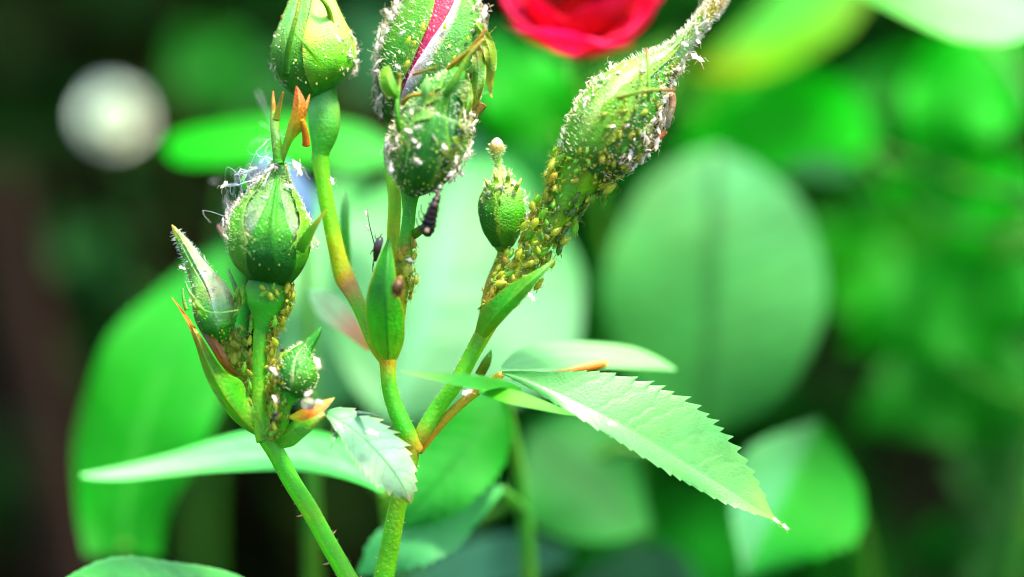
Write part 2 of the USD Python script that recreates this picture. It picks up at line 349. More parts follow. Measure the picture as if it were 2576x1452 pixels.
# ================================================================== out of focus: neighbouring rose branches
def pts(*a): return list(a)
def branch(label, stems, seed=0):
    """A rose branch of the planting behind: canes from the soil to the leaf bases."""
    foot = P(*stems[0][0]); foot = np.array([foot[0], foot[1] + .02, -.02])
    t = thing('rose_branch', label, 'rose branch', foot)
    for k, st in enumerate(stems):
        c = spline([tuple(q) for q in st], 24); line = P(c[:, 0], c[:, 1], c[:, 2])
        if k == 0:
            q = np.linspace(0, 1, 16)[:-1, None]; low = foot + (line[0] - foot) * q
            line = np.vstack([low, line])
        T = Tube([(1288, 726, 1), (1288, 700, 1)], n=len(line), sides=9)
        T.C = line; T.u = np.linspace(0, 1, len(line)); T.r = np.linspace(.0021 if k == 0 else .0012, .0009, len(line))
        T.T = np.gradient(line, axis=0); T.T /= np.linalg.norm(T.T, axis=1, keepdims=True)
        T.N = np.cross(T.T, [.2, -1, .1]); T.N /= np.linalg.norm(T.N, axis=1, keepdims=True); T.B = np.cross(T.T, T.N); T.n = len(line)
        obj('stem', T.mesh(col(60, 130, 30)), 'stem_skin', t)
    return t

W_ = lens
LAY = .65                                                    # the leaves behind lie back: the higher, the farther
b1 = branch('blurred rose branch with a big upright green leaf low on the left', [[(300, 1600, 92), (300, 1440, 84), (315, 1370, 80)]])
obj('leaf', leaf([(310, 1400, 80), (330, 1200, 76), (390, 980, 74), (480, 780, 76), (590, 585, 84)],
    [(0, 95), (.15, 128), (.35, 160), (.55, 160), (.75, 95), (.9, 40), (1, 2)], [(0, 95), (.15, 110), (.35, 160), (.55, 170), (.75, 130), (.9, 60), (1, 2)], .35, -.25,
    [(0, col(0, 150, 0)), (.4, col(10, 165, 10)), (.7, col(40, 190, 40)), (1, col(50, 150, 60))], vein=col(60, 190, 60), wave=3, veins=6, lay=LAY), 'leaf_soft', b1, 'big upright green leaf')
b2 = branch('rose leaf spray lying level behind the left stem, pale and edge on', [[(990, 1600, 40), (985, 1400, 38), (962, 1236, 34)]])
obj('leaf', leaf([(965, 1228, 30), (820, 1160, 32), (640, 1146, 34), (420, 1175, 37), (205, 1196, 40)],
    [(0, 12), (.2, 30), (.4, 36), (.7, 22), (.9, 14), (1, 3)], [(0, 10), (.2, 62), (.4, 60), (.7, 30), (.9, 14), (1, 3)], -2.2, 2.2,
    [(0, col(70, 220, 75, .7)), (.5, col(90, 235, 100, .75)), (1, col(130, 230, 130, .75))], vein=col(160, 245, 165, .75), lay=LAY), 'leaf_pale', b2)
b3 = branch('rose leaf rising from the bottom left corner, nearly sharp, light green', [[(640, 1700, 12), (650, 1560, 12), (640, 1490, 12)]])
obj('leaf', leaf([(645, 1478, 12), (520, 1475, 10), (380, 1480, 8), (230, 1490, 8), (110, 1520, 12)],
    [(0, 6), (.2, 60), (.5, 80), (.8, 50), (1, 3)], [(0, 8), (.15, 40), (.4, 66), (.62, 84), (.85, 52), (1, 3)], -1.6, 1.6,
    col(70, 205, 70), edge=col(120, 235, 110), vein=col(120, 230, 110), teeth=16, depth=.05), 'leaf_fine', b3)

b4 = branch('rose branch with big pale mint leaves filling the middle behind the stems', [[(1030, 1600, 100), (1020, 1300, 98), (985, 1060, 92)], [(1018, 1290, 98), (900, 1150, 104), (800, 1040, 106)], [(1030, 1400, 99), (1300, 1250, 96), (1560, 1120, 92)]])  # mint leaf tones hold painted sky reflection and haze over pale undersides
obj('leaf', leaf([(985, 1060, 88), (1060, 820, 84), (1130, 560, 90), (1180, 330, 104)],
    [(0, 40), (.12, 150), (.35, 260), (.6, 250), (.85, 120), (1, 4)], [(0, 60), (.12, 230), (.35, 390), (.6, 360), (.85, 190), (1, 4)], .12, .3,
    lambda S, T: paint([(0, col(112, 220, 124, .26)), (.5, col(128, 236, 140, .25)), (.85, col(90, 215, 90, .42)), (1, col(60, 190, 80))], S, T), vein=col(105, 200, 140), wave=4, veins=5, relief=.03, lay=LAY), 'leaf_pale', b4, 'big pale mint leaf in the centre')
obj('leaf', leaf([(800, 1040, 108), (830, 820, 112), (850, 600, 120), (880, 420, 128)], W_(150), W_(190), .3, -.1, [(0, col(115, 215, 130, .45)), (.5, col(135, 235, 145, .45)), (1, col(95, 215, 100))], vein=col(90, 200, 110), wave=3, lay=LAY), 'leaf_pale', b4)
obj('leaf', leaf([(1760, 1090, 98), (1780, 900, 96), (1790, 650, 100), (1800, 370, 112)],
    [(0, 40), (.2, 200), (.5, 270), (.8, 200), (.93, 110), (1, 6)], [(0, 40), (.2, 220), (.5, 290), (.8, 225), (.93, 120), (1, 6)], .35, -.3,
    [(0, col(45, 150, 48, .38)), (.6, col(70, 170, 74, .44)), (1, col(105, 185, 112, .55))], vein=col(30, 120, 30, .3), wave=2, fold=.1, vfade=.7, lay=LAY), 'leaf_soft', b4, 'round grey green leaf standing behind the right bud')
obj('stem', tail([(1560, 1120, 92), (1700, 1120, 96), (1760, 1090, 98)], 9, 7, col(60, 130, 30)), 'stem_skin', b4)
obj('leaf', leaf([(1320, 1080, 92), (1420, 1160, 92), (1520, 1250, 95), (1640, 1330, 100)], W_(150), W_(170), .3, -.3, col(50, 155, 55, .34), vein=col(40, 140, 40, .3), wave=3, lay=LAY), 'leaf_soft', b4, 'grey green leaf pointing down')

b5 = branch('rose branch with toothed leaves hanging behind the central stem fork', [[(1330, 1600, 60), (1320, 1300, 52), (1270, 1010, 44)], [(1318, 1290, 52), (1290, 1260, 46), (1262, 1235, 42)]])
obj('leaf', leaf([(1262, 985, 40), (1200, 1090, 38), (1120, 1190, 38), (1000, 1330, 44)], [(0, 12), (.15, 70), (.4, 108), (.7, 88), (1, 3)], [(0, 12), (.15, 80), (.4, 120), (.7, 90), (1, 3)], .3, -.3,
    [(0, col(0, 140, 5)), (.3, col(10, 155, 15)), (.55, col(40, 180, 50)), (1, col(60, 190, 75))], vein=col(20, 150, 35), teeth=13, depth=.16, wave=1.5, lay=LAY), 'leaf_soft', b5, 'mid green toothed leaf')
obj('leaf', leaf([(1262, 1228, 36), (1170, 1262, 34), (1060, 1330, 34), (900, 1445, 40)], [(0, 10), (.2, 62), (.45, 92), (.75, 60), (1, 3)], [(0, 8), (.2, 26), (.45, 66), (.75, 60), (1, 3)], .5, -.5,
    [(0, col(70, 195, 90)), (.5, col(95, 210, 115)), (1, col(95, 215, 120))], vein=col(70, 190, 90), teeth=13, depth=.14, wave=1.2, lay=LAY), 'leaf_pale', b5, 'pale green toothed leaf below')
b6 = branch('rose branch with dull grey green leaves along the bottom edge', [[(1250, 1700, 100), (1240, 1600, 96), (1400, 1420, 92)], [(1240, 1600, 96), (1500, 1620, 110), (1730, 1500, 120)]])
obj('leaf', leaf([(1440, 1400, 90), (1280, 1400, 88), (1120, 1440, 92), (980, 1500, 98)], W_(66), W_(62), .8, -.8, col(85, 165, 125), vein=col(80, 150, 110), lay=LAY), 'leaf_pale', b6)
obj('leaf', leaf([(1760, 1490, 120), (1650, 1420, 118), (1540, 1440, 122), (1430, 1500, 128)], W_(60), W_(50), .8, -.8, col(55, 120, 80), vein=col(50, 110, 75), lay=LAY), 'leaf_pale', b6)
b7 = branch('rose branch with a folded two toned leaf hanging at the lower right', [[(2150, 1800, 150), (2180, 1400, 130), (2060, 1090, 92)]])
obj('leaf', leaf([(2060, 1060, 87), (2010, 1180, 85), (1945, 1310, 85), (1872, 1452, 89)], [(0, 8), (.1, 80), (.28, 175), (.48, 210), (.7, 140), (.9, 46), (1, 3)], [(0, 8), (.1, 60), (.28, 130), (.48, 150), (.7, 100), (.9, 34), (1, 3)], .25, -.7,
    lambda S, T: np.where((T > 0)[..., None], paint([(0, col(90, 180, 100)), (1, col(120, 205, 130))], S, T), paint([(0, col(0, 150, 5)), (.6, col(5, 175, 5)), (1, col(60, 190, 70))], S, T)), vein=col(60, 190, 60), teeth=15, depth=.08, wave=1.5, lay=LAY), 'leaf_soft', b7)
b8 = branch('rose branch with broad leaves in the upper right corner', [[(2500, 1700, 130), (2620, 900, 110), (2600, 300, 90), (2560, 0, 76)], [(2605, 330, 92), (2500, 120, 150), (2350, 20, 150)], [(2600, 400, 94), (2590, 420, 170), (2480, 330, 185)], [(2606, 620, 98), (2500, 640, 150), (2440, 620, 170)], [(2605, 500, 96), (2300, 420, 180), (2180, 380, 190)]])
obj('leaf', leaf([(2640, 60, 70), (2480, 10, 66), (2300, -30, 68), (2130, -20, 76)], W_(110), W_(90), -.9, .9, [(0, col(125, 240, 130)), (.6, col(110, 235, 105)), (1, col(90, 200, 30))], edge=col(90, 200, 20), vein=col(140, 240, 150), lay=LAY), 'leaf_pale', b8, 'pale light green leaf across the corner')
obj('leaf', leaf([(2190, -60, 180), (2050, 30, 176), (1910, 110, 178), (1740, 180, 188)], [(0, 20), (.3, 85), (.6, 80), (1, 4)], [(0, 20), (.3, 110), (.6, 70), (1, 4)], -.6, .6,
    lambda S, T: np.where((T > -.1)[..., None], paint([(0, col(50, 190, 40)), (.6, col(90, 225, 70)), (1, col(120, 190, 0))], S, T), paint([(0, col(80, 150, 0)), (.6, col(120, 210, 0)), (1, col(160, 150, 0))], S, T)), lay=LAY), 'leaf_soft', b8, 'yellow green leaf beside the bud tip')
obj('leaf', leaf([(2560, 110, 170), (2460, 200, 165), (2370, 290, 170), (2300, 400, 180)], W_(140), W_(150), .2, -.2, col(6, 150, 6, .9), vein=col(20, 160, 20), wave=4, lay=LAY), 'leaf_soft', b8)
obj('leaf', leaf([(2200, 360, 190), (2060, 330, 180), (1900, 330, 180), (1720, 380, 190)], W_(120), W_(150), .5, -.5, col(6, 165, 6, 1.0), vein=col(40, 170, 40), wave=4, lay=LAY), 'leaf_soft', b8)
obj('leaf', leaf([(2150, 440, 140), (2060, 420, 138), (1960, 440, 140)], W_(30), W_(30), 1.5, -1.5, col(70, 150, 90), lay=LAY), 'leaf_pale', b8)  # narrow leaf added as a grey sheen on the green leaf behind
obj('leaf', leaf([(2620, 470, 175), (2480, 480, 170), (2340, 490, 172), (2210, 450, 180)], W_(110), W_(100), .5, -.5, col(4, 155, 4, .9), vein=col(20, 160, 20), wave=4, lay=LAY), 'leaf_soft', b8)
for q, w, c_ in [([(2630, 980, 190), (2480, 960, 190), (2300, 1000, 195), (2160, 1080, 200)], 150, col(12, 120, 6, .6)), ([(2650, 620, 230), (2500, 560, 235), (2340, 560, 240), (2200, 610, 245)], 130, col(30, 135, 5, .6)),
                 ([(2600, 300, 240), (2400, 230, 240), (2240, 220, 245), (2090, 260, 250)], 110, col(10, 130, 10, .6)), ([(2300, 760, 220), (2180, 700, 220), (2080, 640, 225), (1990, 540, 230)], 110, col(20, 140, 4, .7)),
                 ([(2150, 330, 230), (1980, 260, 230), (1850, 240, 235), (1700, 260, 240)], 90, col(50, 150, 5, .7)), ([(2640, 1250, 210), (2520, 1200, 210), (2380, 1180, 215)], 110, col(4, 80, 4, .5)), ([(2650, 1480, 190), (2520, 1400, 190), (2400, 1370, 195), (2280, 1400, 200)], 120, col(4, 84, 4, .5)), ([(2640, 1100, 240), (2500, 1040, 240), (2330, 1000, 245)], 120, col(8, 110, 4, .5))]:
    obj('leaf', leaf(q, W_(w), W_(w), .4, -.4, c_, vein=c_ * 1.3, wave=5, seed=w, lay=LAY), 'leaf_soft', b8)
    obj('stem', tail([q[0], (q[0][0] + 30, q[0][1] + 60, q[0][2] - 20), (2606, q[0][1] + 260, 120)], 7, 9, col(50, 120, 20)), 'stem_skin', b8)
obj('leaf', leaf([(2640, 760, 150), (2480, 740, 150), (2300, 790, 155), (2120, 880, 165)], W_(150), W_(140), .4, -.4, col(8, 135, 6, .7), vein=col(20, 140, 15), wave=4, lay=LAY), 'leaf_soft', b8)
b9 = branch('rose branch with a bright green leaf under the red rose', [[(1600, 1700, 170), (1560, 900, 150), (1490, 400, 130), (1440, 120, 100)], [(1490, 420, 131), (1420, 360, 122), (1400, 330, 120)]])
obj('leaf', leaf([(1420, 380, 122), (1350, 280, 116), (1290, 190, 116), (1230, 60, 124)], W_(120), W_(120), .2, -.3, [(0, col(30, 150, 10)), (.5, col(0, 190, 0)), (1, col(30, 130, 40))], vein=col(40, 200, 30), wave=3, lay=LAY), 'leaf_soft', b9)
obj('leaf', leaf([(1480, 420, 128), (1400, 430, 120), (1310, 410, 120), (1215, 370, 130)], W_(60), W_(50), .8, -.8, col(40, 160, 60), lay=LAY), 'leaf_soft', b9)
obj('leaf', leaf([(1500, 330, 130), (1560, 240, 150), (1640, 180, 160), (1700, 90, 170)], W_(70), W_(70), .4, -.2, col(60, 140, 10), lay=LAY), 'leaf_soft', b9)
b10 = branch('rose branch with a bright level leaf behind the orange sepal tips', [[(1060, 1700, 190), (1020, 1000, 160), (1010, 600, 130), (1000, 400, 118)]])
obj('leaf', leaf([(1005, 395, 116), (870, 360, 112), (700, 345, 110), (560, 358, 110), (415, 372, 114)], [(0, 12), (.2, 56), (.5, 58), (.8, 52), (.95, 38), (1, 4)], [(0, 12), (.2, 46), (.5, 48), (.8, 46), (.95, 34), (1, 4)], -.9, .9,
    [(0, col(90, 215, 90)), (.4, col(40, 200, 20)), (1, col(0, 205, 0))], vein=col(40, 215, 30), lay=LAY), 'leaf_soft', b10)
obj('leaf', leaf([(1010, 600, 128), (930, 520, 124), (870, 440, 126)], W_(50), W_(50), .5, -.5, col(70, 170, 90), lay=LAY), 'leaf_soft', b10)
b12 = branch('dim rose branch at the upper left, its deep shade put into the leaf colours', [[(520, 1700, 330), (540, 900, 300), (600, 400, 290), (620, 250, 290)], [(535, 950, 302), (380, 760, 310), (300, 720, 320)], [(600, 420, 291), (800, 300, 270), (930, 240, 260)]])
obj('leaf', leaf([(620, 250, 290), (560, 200, 290), (500, 140, 295), (470, 60, 300)], W_(110), W_(120), .3, -.2, col(15, 120, 8), wave=4, lay=LAY), 'leaf_soft', b12)  # dim leaf colours on this branch carry painted shade
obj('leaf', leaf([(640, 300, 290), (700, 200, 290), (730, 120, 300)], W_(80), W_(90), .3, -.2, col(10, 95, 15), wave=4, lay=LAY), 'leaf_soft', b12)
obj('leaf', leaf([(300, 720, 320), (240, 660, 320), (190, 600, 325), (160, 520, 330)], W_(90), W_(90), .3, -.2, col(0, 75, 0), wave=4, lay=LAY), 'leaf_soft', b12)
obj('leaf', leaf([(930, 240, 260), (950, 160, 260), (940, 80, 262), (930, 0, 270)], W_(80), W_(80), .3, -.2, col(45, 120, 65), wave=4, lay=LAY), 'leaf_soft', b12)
b11 = branch('rose sprig behind the left bud, sky glint painted bluish white on its small leaf', [[(800, 1700, 100), (780, 1000, 70), (770, 700, 66), (762, 580, 62)]])
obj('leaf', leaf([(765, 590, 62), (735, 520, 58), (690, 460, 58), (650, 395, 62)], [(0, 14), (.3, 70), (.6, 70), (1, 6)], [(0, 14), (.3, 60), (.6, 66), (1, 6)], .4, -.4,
    lambda S, T: np.where((T > .1)[..., None], col(130, 172, 222), col(85, 95, 125)) * 1.0, lay=LAY), 'leaf_pale', b11)  # blue and slate halves paint a sky reflection into the leaf colour

# ---- the red rose and the white rose, both open and out of focus
def petal(c, ax, out, w, h, cup, color, n=12, m=11, seed=0):
    """c: base point; ax: unit direction of the bloom's axis; out: unit direction outward; cup: how upright it stands."""
    ax, out = np.asarray(ax), np.asarray(out); sd = np.cross(ax, out)
    s = np.linspace(0, 1, n); t = np.linspace(-1, 1, m); S, T = np.meshgrid(s, t, indexing='ij')
    ww = w * np.sin(np.pi * np.clip(.12 + S * .62, 0, 1)) ** .8 * (1 - .35 * S ** 8)
    rad = h * (S * (1 - cup) + .22 * np.sin(S * 3.0)) + h * .12 * S ** 4
    up = h * (S * cup + .1 * S * (1 - S))
    ang = T * ww / (rad + .35 * h)
    rr = rad * 1.0 + .02 * h * meshkit.noise(np.stack([S * 5, T * 4, 0 * S + seed], -1), 3)
    ang = np.clip(ang, -1.2, 1.2)
    dirn = np.cos(ang)[..., None] * out + np.sin(ang)[..., None] * sd
    top = up - h * .12 * (T ** 2) * S ** 3
    v = c + dirn * rr[..., None] + ax * top[..., None]
    return v.reshape(-1, 3), grid_faces(n, m), paint(color, S, T).reshape(-1, 3)
def bloom(name, label, x, y, d, rad, ax, colors, rows, seed):
    r = np.random.default_rng(seed); c = P(x, y, d); ax = np.asarray(ax, float); ax /= np.linalg.norm(ax)
    t = thing(name, label, 'rose', c)
    e1 = np.cross(ax, [0, 0, 1.0]); e1 /= np.linalg.norm(e1); e2 = np.cross(ax, e1); R = rad * PX(d)
    for k, (num, size, cup) in enumerate(rows):
        for i in range(num):
            a = 2 * np.pi * (i + .5 * k + r.uniform(-.12, .12)) / num
            o = math.cos(a) * e1 + math.sin(a) * e2
            tone = r.uniform(.55, 1.1); obj('petal', petal(c, ax, o, R * size * .95, R * size * r.uniform(.94, 1.06), cup + r.uniform(-.07, .07), [(q_, c_ * tone) for q_, c_ in colors[min(k, len(colors) - 1)]], seed=i + 10 * k), 'petal_skin', t)
    obj('calyx', Tube([(x, y + 6, rad * .05, d + 1), (x, y - 14, rad * .1, d + 1)], n=8, sides=10).mesh(col(60, 150, 30)), 'bud_skin', t)
    return t
red = bloom('red_rose', 'open crimson rose, blurred, cut off by the top edge above the buds', 1455, 152, 54, 352, (.03, -.19, .98),
    [[(0, col(255, 0, 105, .8)), (.45, col(255, 0, 95, .8)), (.75, col(245, 0, 30, .7)), (1, col(255, 20, 110, .8))], [(0, col(190, 0, 20)), (.7, col(220, 0, 15)), (1, col(240, 0, 60))], [(0, col(110, 0, 0)), (1, col(190, 0, 0))]],
    [(5, 1.0, .58), (5, .86, .72), (5, .7, .8), (4, .5, .9)], 3)
obj('stem', tail([(1450, 140, 56), (1452, 160, 70), (1448, 200, 90), (1440, 130, 102)], 9, 9, col(60, 140, 20)), 'stem_skin', red)
white = bloom('white_rose', 'blurred white rose in the dark at the left', 288, 312, 300, 112, (.1, -.72, .68),
    [[(0, col(150, 170, 60)), (.35, col(215, 236, 195, .9)), (1, col(225, 240, 235, .9))], [(0, col(190, 210, 130, .9)), (1, col(222, 240, 225, .9))]],
    [(5, 1.0, .5), (5, .95, .7), (5, .8, .86), (4, .6, .95)], 5)
wf = P(300, 400, 312)
obj('stem', cane((wf[0] + .02, wf[1] + .12, -.02), P(290, 330, 304), .003, .002, col(30, 60, 10), .01), 'stem_skin', white)

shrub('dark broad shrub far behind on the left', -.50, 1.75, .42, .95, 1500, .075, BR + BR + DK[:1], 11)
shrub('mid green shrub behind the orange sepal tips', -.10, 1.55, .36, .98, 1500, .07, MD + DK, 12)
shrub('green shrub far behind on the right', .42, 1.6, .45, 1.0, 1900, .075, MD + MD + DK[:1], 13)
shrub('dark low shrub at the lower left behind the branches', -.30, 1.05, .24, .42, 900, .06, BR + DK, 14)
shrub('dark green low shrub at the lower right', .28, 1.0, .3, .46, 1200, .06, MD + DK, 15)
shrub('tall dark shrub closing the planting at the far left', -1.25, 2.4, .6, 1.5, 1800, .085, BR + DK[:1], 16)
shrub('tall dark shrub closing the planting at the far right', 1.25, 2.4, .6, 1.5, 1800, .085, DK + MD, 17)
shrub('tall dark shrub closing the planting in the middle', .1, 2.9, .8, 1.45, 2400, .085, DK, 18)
c0, c1 = P(70, 900, 420), P(240, 1500, 420)
old = obj('old_cane', cane((c1[0] + .02, c1[1], -.02), P(-30, 420, 430), .010, .008, col(50, 30, 2, .3), .012), 'bark', None, 'thick brown cane blurred in the dark at the left edge', category='cane')
# ================================================================== the shoots in focus
ST_G, ST_Y, ST_O = col(80, 195, 5), col(130, 205, 0), col(205, 150, 10)
EDGE = col(185, 235, 140)
SURF = {}
foot1, foot2 = P(980, 1452, 0), P(960, 1452, 4)
s1 = thing('rose_shoot', 'left rose shoot, one green bud on an upright stalk between two small pointed buds', 'rose shoot', (foot1[0] + .03, foot1[1] + .01, -.02))
s2 = thing('rose_shoot', 'right rose shoot forking into five buds, two standing at the top of the picture', 'rose shoot', (foot2[0], foot2[1] + .03, -.02))
def stem(shoot, key, stations, color, n=60, sides=18, name='stem', mat='stem_skin', lump=.06, label=None, seed=0):
    T = Tube(stations, n=n, sides=sides, lump=lump, seed=seed); SURF[key] = T
    o = obj(name, T.mesh(color), mat, shoot, label)
    if key: obj('fuzz', hairs(T, int(4 * n), length=(2, 8), lift=1.0, radius=.5, color=(.45, .5, .22), seed=len(SURF)), 'fuzz', o, smooth=False, kind='stuff')
    return o
def root(shoot, xy, d, r, seed=0):
    a = P(xy[0], xy[1], d); b = np.array(ORIGIN[str(shoot.GetPath())])
    obj('stem', cane(b, a, .0028, r * PX(d), ST_G, -.012), 'stem_skin', shoot)
def bud(shoot, key, stations, color, label, sepals, fuzz=500, n=56, sides=32, fz=dict(), glands=0, gl=dict(), receptacle=None, rc=None, mat='bud_skin', lump=.05, seed=0, core='bud'):
    T = Tube(stations, n=n, sides=sides, lump=lump, seed=seed); SURF[key] = T
    b = obj(core, T.mesh(color), mat, shoot, label)
    if receptacle:
        R = Tube(receptacle, n=34, sides=26, lump=.03, seed=seed + 1); SURF[key + '_hip'] = R
        obj('receptacle', R.mesh(rc), 'stem_skin', b)
    for i, sp in enumerate(sepals):
        sp = dict(sp); nm = sp.pop('name', 'sepal'); mt = sp.pop('mat', 'sepal_skin'); lb = sp.pop('label', None)
        obj(nm, strip(T, seed=i, **sp), mt, b, lb)
    if fuzz: obj('fuzz', hairs(T, fuzz, seed=seed, **fz), 'fuzz', b, smooth=False, kind='stuff')
    if glands: obj('gland_drops', beads(T, glands, **gl), 'fuzz', b, kind='stuff')
    return b

# ---- left shoot: main stem, upright stalk, bud with forked sepal tips
stem(s1, 'L_main', [(980, 1640, 24, 0), (930, 1545, 24), (868, 1440, 23), (815, 1348, 23), (776, 1278, 23), (730, 1205, 23), (692, 1135, 23), (668, 1095, 24), (658, 1066, 12)], [(0, ST_G), (.6, col(85, 205, 10)), (.85, col(65, 185, 8)), (1, col(85, 195, 8))], n=70)
root(s1, (980, 1635), 0, 24)
for u_, f_, L in [(.62, -1.4, 16), (.50, 1.5, 13), (.41, -1.5, 18), (.30, 1.3, 12), (.22, -1.2, 14)]:
    p, nrm, tt = SURF['L_main'].at(u_, f_, .95)
    obj('prickle', wires([p], [p + (nrm + .35 * tt) * L * PX(0)], 3.2 * PX(0), col(200, 140, 110), .1, sides=7, seg=4, tip=.08), 'stem_skin', s1)
stem(s1, 'L_stalk', [(668, 1108, 24), (657, 1060, 21), (654, 980, 20), (655, 900, 20), (658, 830, 20), (664, 790, 22)], [(0, col(80, 190, 8)), (.4, col(100, 205, 5)), (.75, col(85, 190, 12)), (1, col(40, 160, 20))])
GB, GB2 = col(20, 115, 2), col(55, 165, 25)
hw0 = [(0, .85), (.25, .62), (.5, .34), (.75, .2), (1, .16)]
hw1 = [(0, .85), (.25, .72), (.55, .46), (.85, .4), (1, .35)]
side_c = [(0, col(50, 165, 2)), (.3, col(95, 205, 10)), (.7, col(120, 222, 35)), (1, col(95, 205, 12))]
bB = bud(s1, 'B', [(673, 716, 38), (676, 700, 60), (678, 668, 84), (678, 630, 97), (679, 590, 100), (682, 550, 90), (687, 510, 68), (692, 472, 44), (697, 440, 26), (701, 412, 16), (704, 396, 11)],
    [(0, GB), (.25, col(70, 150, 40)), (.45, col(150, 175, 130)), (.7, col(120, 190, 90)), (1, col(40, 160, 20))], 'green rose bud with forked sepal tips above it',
    [dict(u0=.02, u1=1, phi0=.06, hw=hw0, lift=1.07, color=[(0, col(15, 120, 2)), (.26, col(15, 128, 2)), (.42, col(60, 185, 6)), (1, col(50, 180, 4))], ridge=.14),  # dark sepal base: mostly shade painted in, partly its own deep green
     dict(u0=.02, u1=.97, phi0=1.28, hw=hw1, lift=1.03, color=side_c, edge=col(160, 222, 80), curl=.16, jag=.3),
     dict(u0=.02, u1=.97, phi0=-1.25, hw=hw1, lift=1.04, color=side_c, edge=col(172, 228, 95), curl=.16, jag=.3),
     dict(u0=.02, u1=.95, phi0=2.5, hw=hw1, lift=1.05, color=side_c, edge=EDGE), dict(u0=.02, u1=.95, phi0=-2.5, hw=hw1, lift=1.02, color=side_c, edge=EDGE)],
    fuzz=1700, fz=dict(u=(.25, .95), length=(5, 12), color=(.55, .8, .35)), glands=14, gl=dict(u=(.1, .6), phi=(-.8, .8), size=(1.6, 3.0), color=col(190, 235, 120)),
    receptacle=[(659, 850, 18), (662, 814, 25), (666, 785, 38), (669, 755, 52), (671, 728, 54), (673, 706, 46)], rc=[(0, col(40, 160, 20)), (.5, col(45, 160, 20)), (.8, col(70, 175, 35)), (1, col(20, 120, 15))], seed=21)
obj('sepal_tip', tail([(702, 415, -2), (697, 370, -2), (692, 320, -2), (692, 285, -1)], 14, 11, [(0, col(60, 190, 10)), (1, col(150, 215, 20))]), 'sepal_skin', bB)
obj('sepal_tip', tail([(691, 292, -1), (688, 262, 0), (687, 230, 1)], 9, 2.5, [(0, col(190, 210, 30)), (1, col(225, 110, 60))]), 'sepal_skin', bB)
obj('sepal_tip', tail([(694, 300, -2), (703, 266, -3), (712, 232, -4)], 9, 2.5, [(0, col(170, 210, 30)), (1, col(190, 130, 60))]), 'sepal_skin', bB)
obj('sepal_tip', leaf([(704, 412, -2), (718, 372, -3), (734, 330, -4), (750, 285, -5), (752, 245, -5), (745, 216, -4)], [(0, 9), (.3, 11), (.55, 16), (.8, 15), (.9, 10), (1, 1)], [(0, 9), (.3, 11), (.5, 24), (.72, 20), (.9, 8), (1, 1)], .6, .6,
    [(0, col(50, 165, 10)), (.3, col(120, 195, 0)), (.55, col(225, 180, 0)), (.75, col(245, 130, 0)), (1, col(225, 85, 30))], vein=col(240, 190, 20)), 'sepal_skin', bB, 'broad orange sepal tip ending in two points')
obj('sepal_tip', tail([(762, 285, -4), (772, 260, -4), (779, 238, -3)], 9, 1.5, [(0, col(240, 150, 0)), (1, col(215, 120, 20))]), 'sepal_skin', bB)
obj('sepal_tip', tail([(758, 300, -4), (768, 335, -3), (770, 366, -2)], 8, 10, [(0, col(240, 180, 0)), (1, col(230, 120, 10))]), 'sepal_skin', bB)
obj('sepal_tip', leaf([(752, 632, -5), (772, 596, -7), (796, 562, -9), (822, 526, -10)], [(0, 12), (.3, 12), (.6, 9), (1, 1)], [(0, 14), (.3, 14), (.6, 8), (1, 1)], .8, -.5, [(0, col(30, 120, 15)), (.5, col(90, 190, 20)), (1, col(215, 200, 20))]), 'sepal_skin', bB, 'sepal tip standing off to the right')
obj('sepal_tip', tail([(586, 622, 6), (565, 594, 8), (548, 568, 10)], 12, 4, [(0, col(130, 190, 110)), (1, col(170, 110, 90))]), 'sepal_skin', bB)
obj('sepal_tip', leaf([(655, 500, 4), (630, 478, 4), (612, 462, 4), (624, 436, 5)], [(0, 3), (.5, 8), (1, 1)], [(0, 3), (.5, 8), (1, 1)], .3, .3, col(70, 200, 20)), 'sepal_skin', bB)

# ---- left shoot: small pointed bud in its cupped bract
stem(s1, 'D_stalk', [(648, 1085, 18, 4), (622, 1010, 19, 5), (598, 945, 24, 6), (580, 890, 34, 6), (560, 838, 40, 6)], [(0, col(110, 205, 10)), (.5, col(150, 200, 0)), (.8, col(130, 170, 0)), (1, col(60, 160, 10))])
bract_c = [(0, col(70, 185, 10)), (.35, col(65, 175, 8)), (.6, col(110, 145, 5)), (.8, col(165, 115, 10)), (1, col(180, 100, 50))]
obj('bract', leaf([(652, 1092, 0), (590, 1030, -3), (545, 960, -5), (510, 880, -4), (470, 800, 0), (432, 748, 3)], [(0, 8), (.2, 20), (.45, 20), (.7, 11), (1, 1)], [(0, 14), (.18, 46), (.33, 56), (.45, 30), (.62, 15), (1, 1)], 1.6, .4, bract_c, wave=1.6, seed=3, edge=col(120, 215, 40), vein=col(140, 200, 30), veins=3), 'stem_skin', s1, 'cupped bract under the small left bud')
obj('bract', leaf([(600, 945, 2), (572, 920, 0), (548, 880, 0), (520, 840, 2), (490, 800, 5)], [(0, 2), (.4, 14), (1, 2)], [(0, 2), (.4, 12), (1, 2)], .5, .5, [(0, col(150, 120, 5, .4)), (.5, col(150, 85, 0, .4)), (1, col(110, 130, 10))]), 'stem_skin', s1, 'rust coloured fold of the bract')
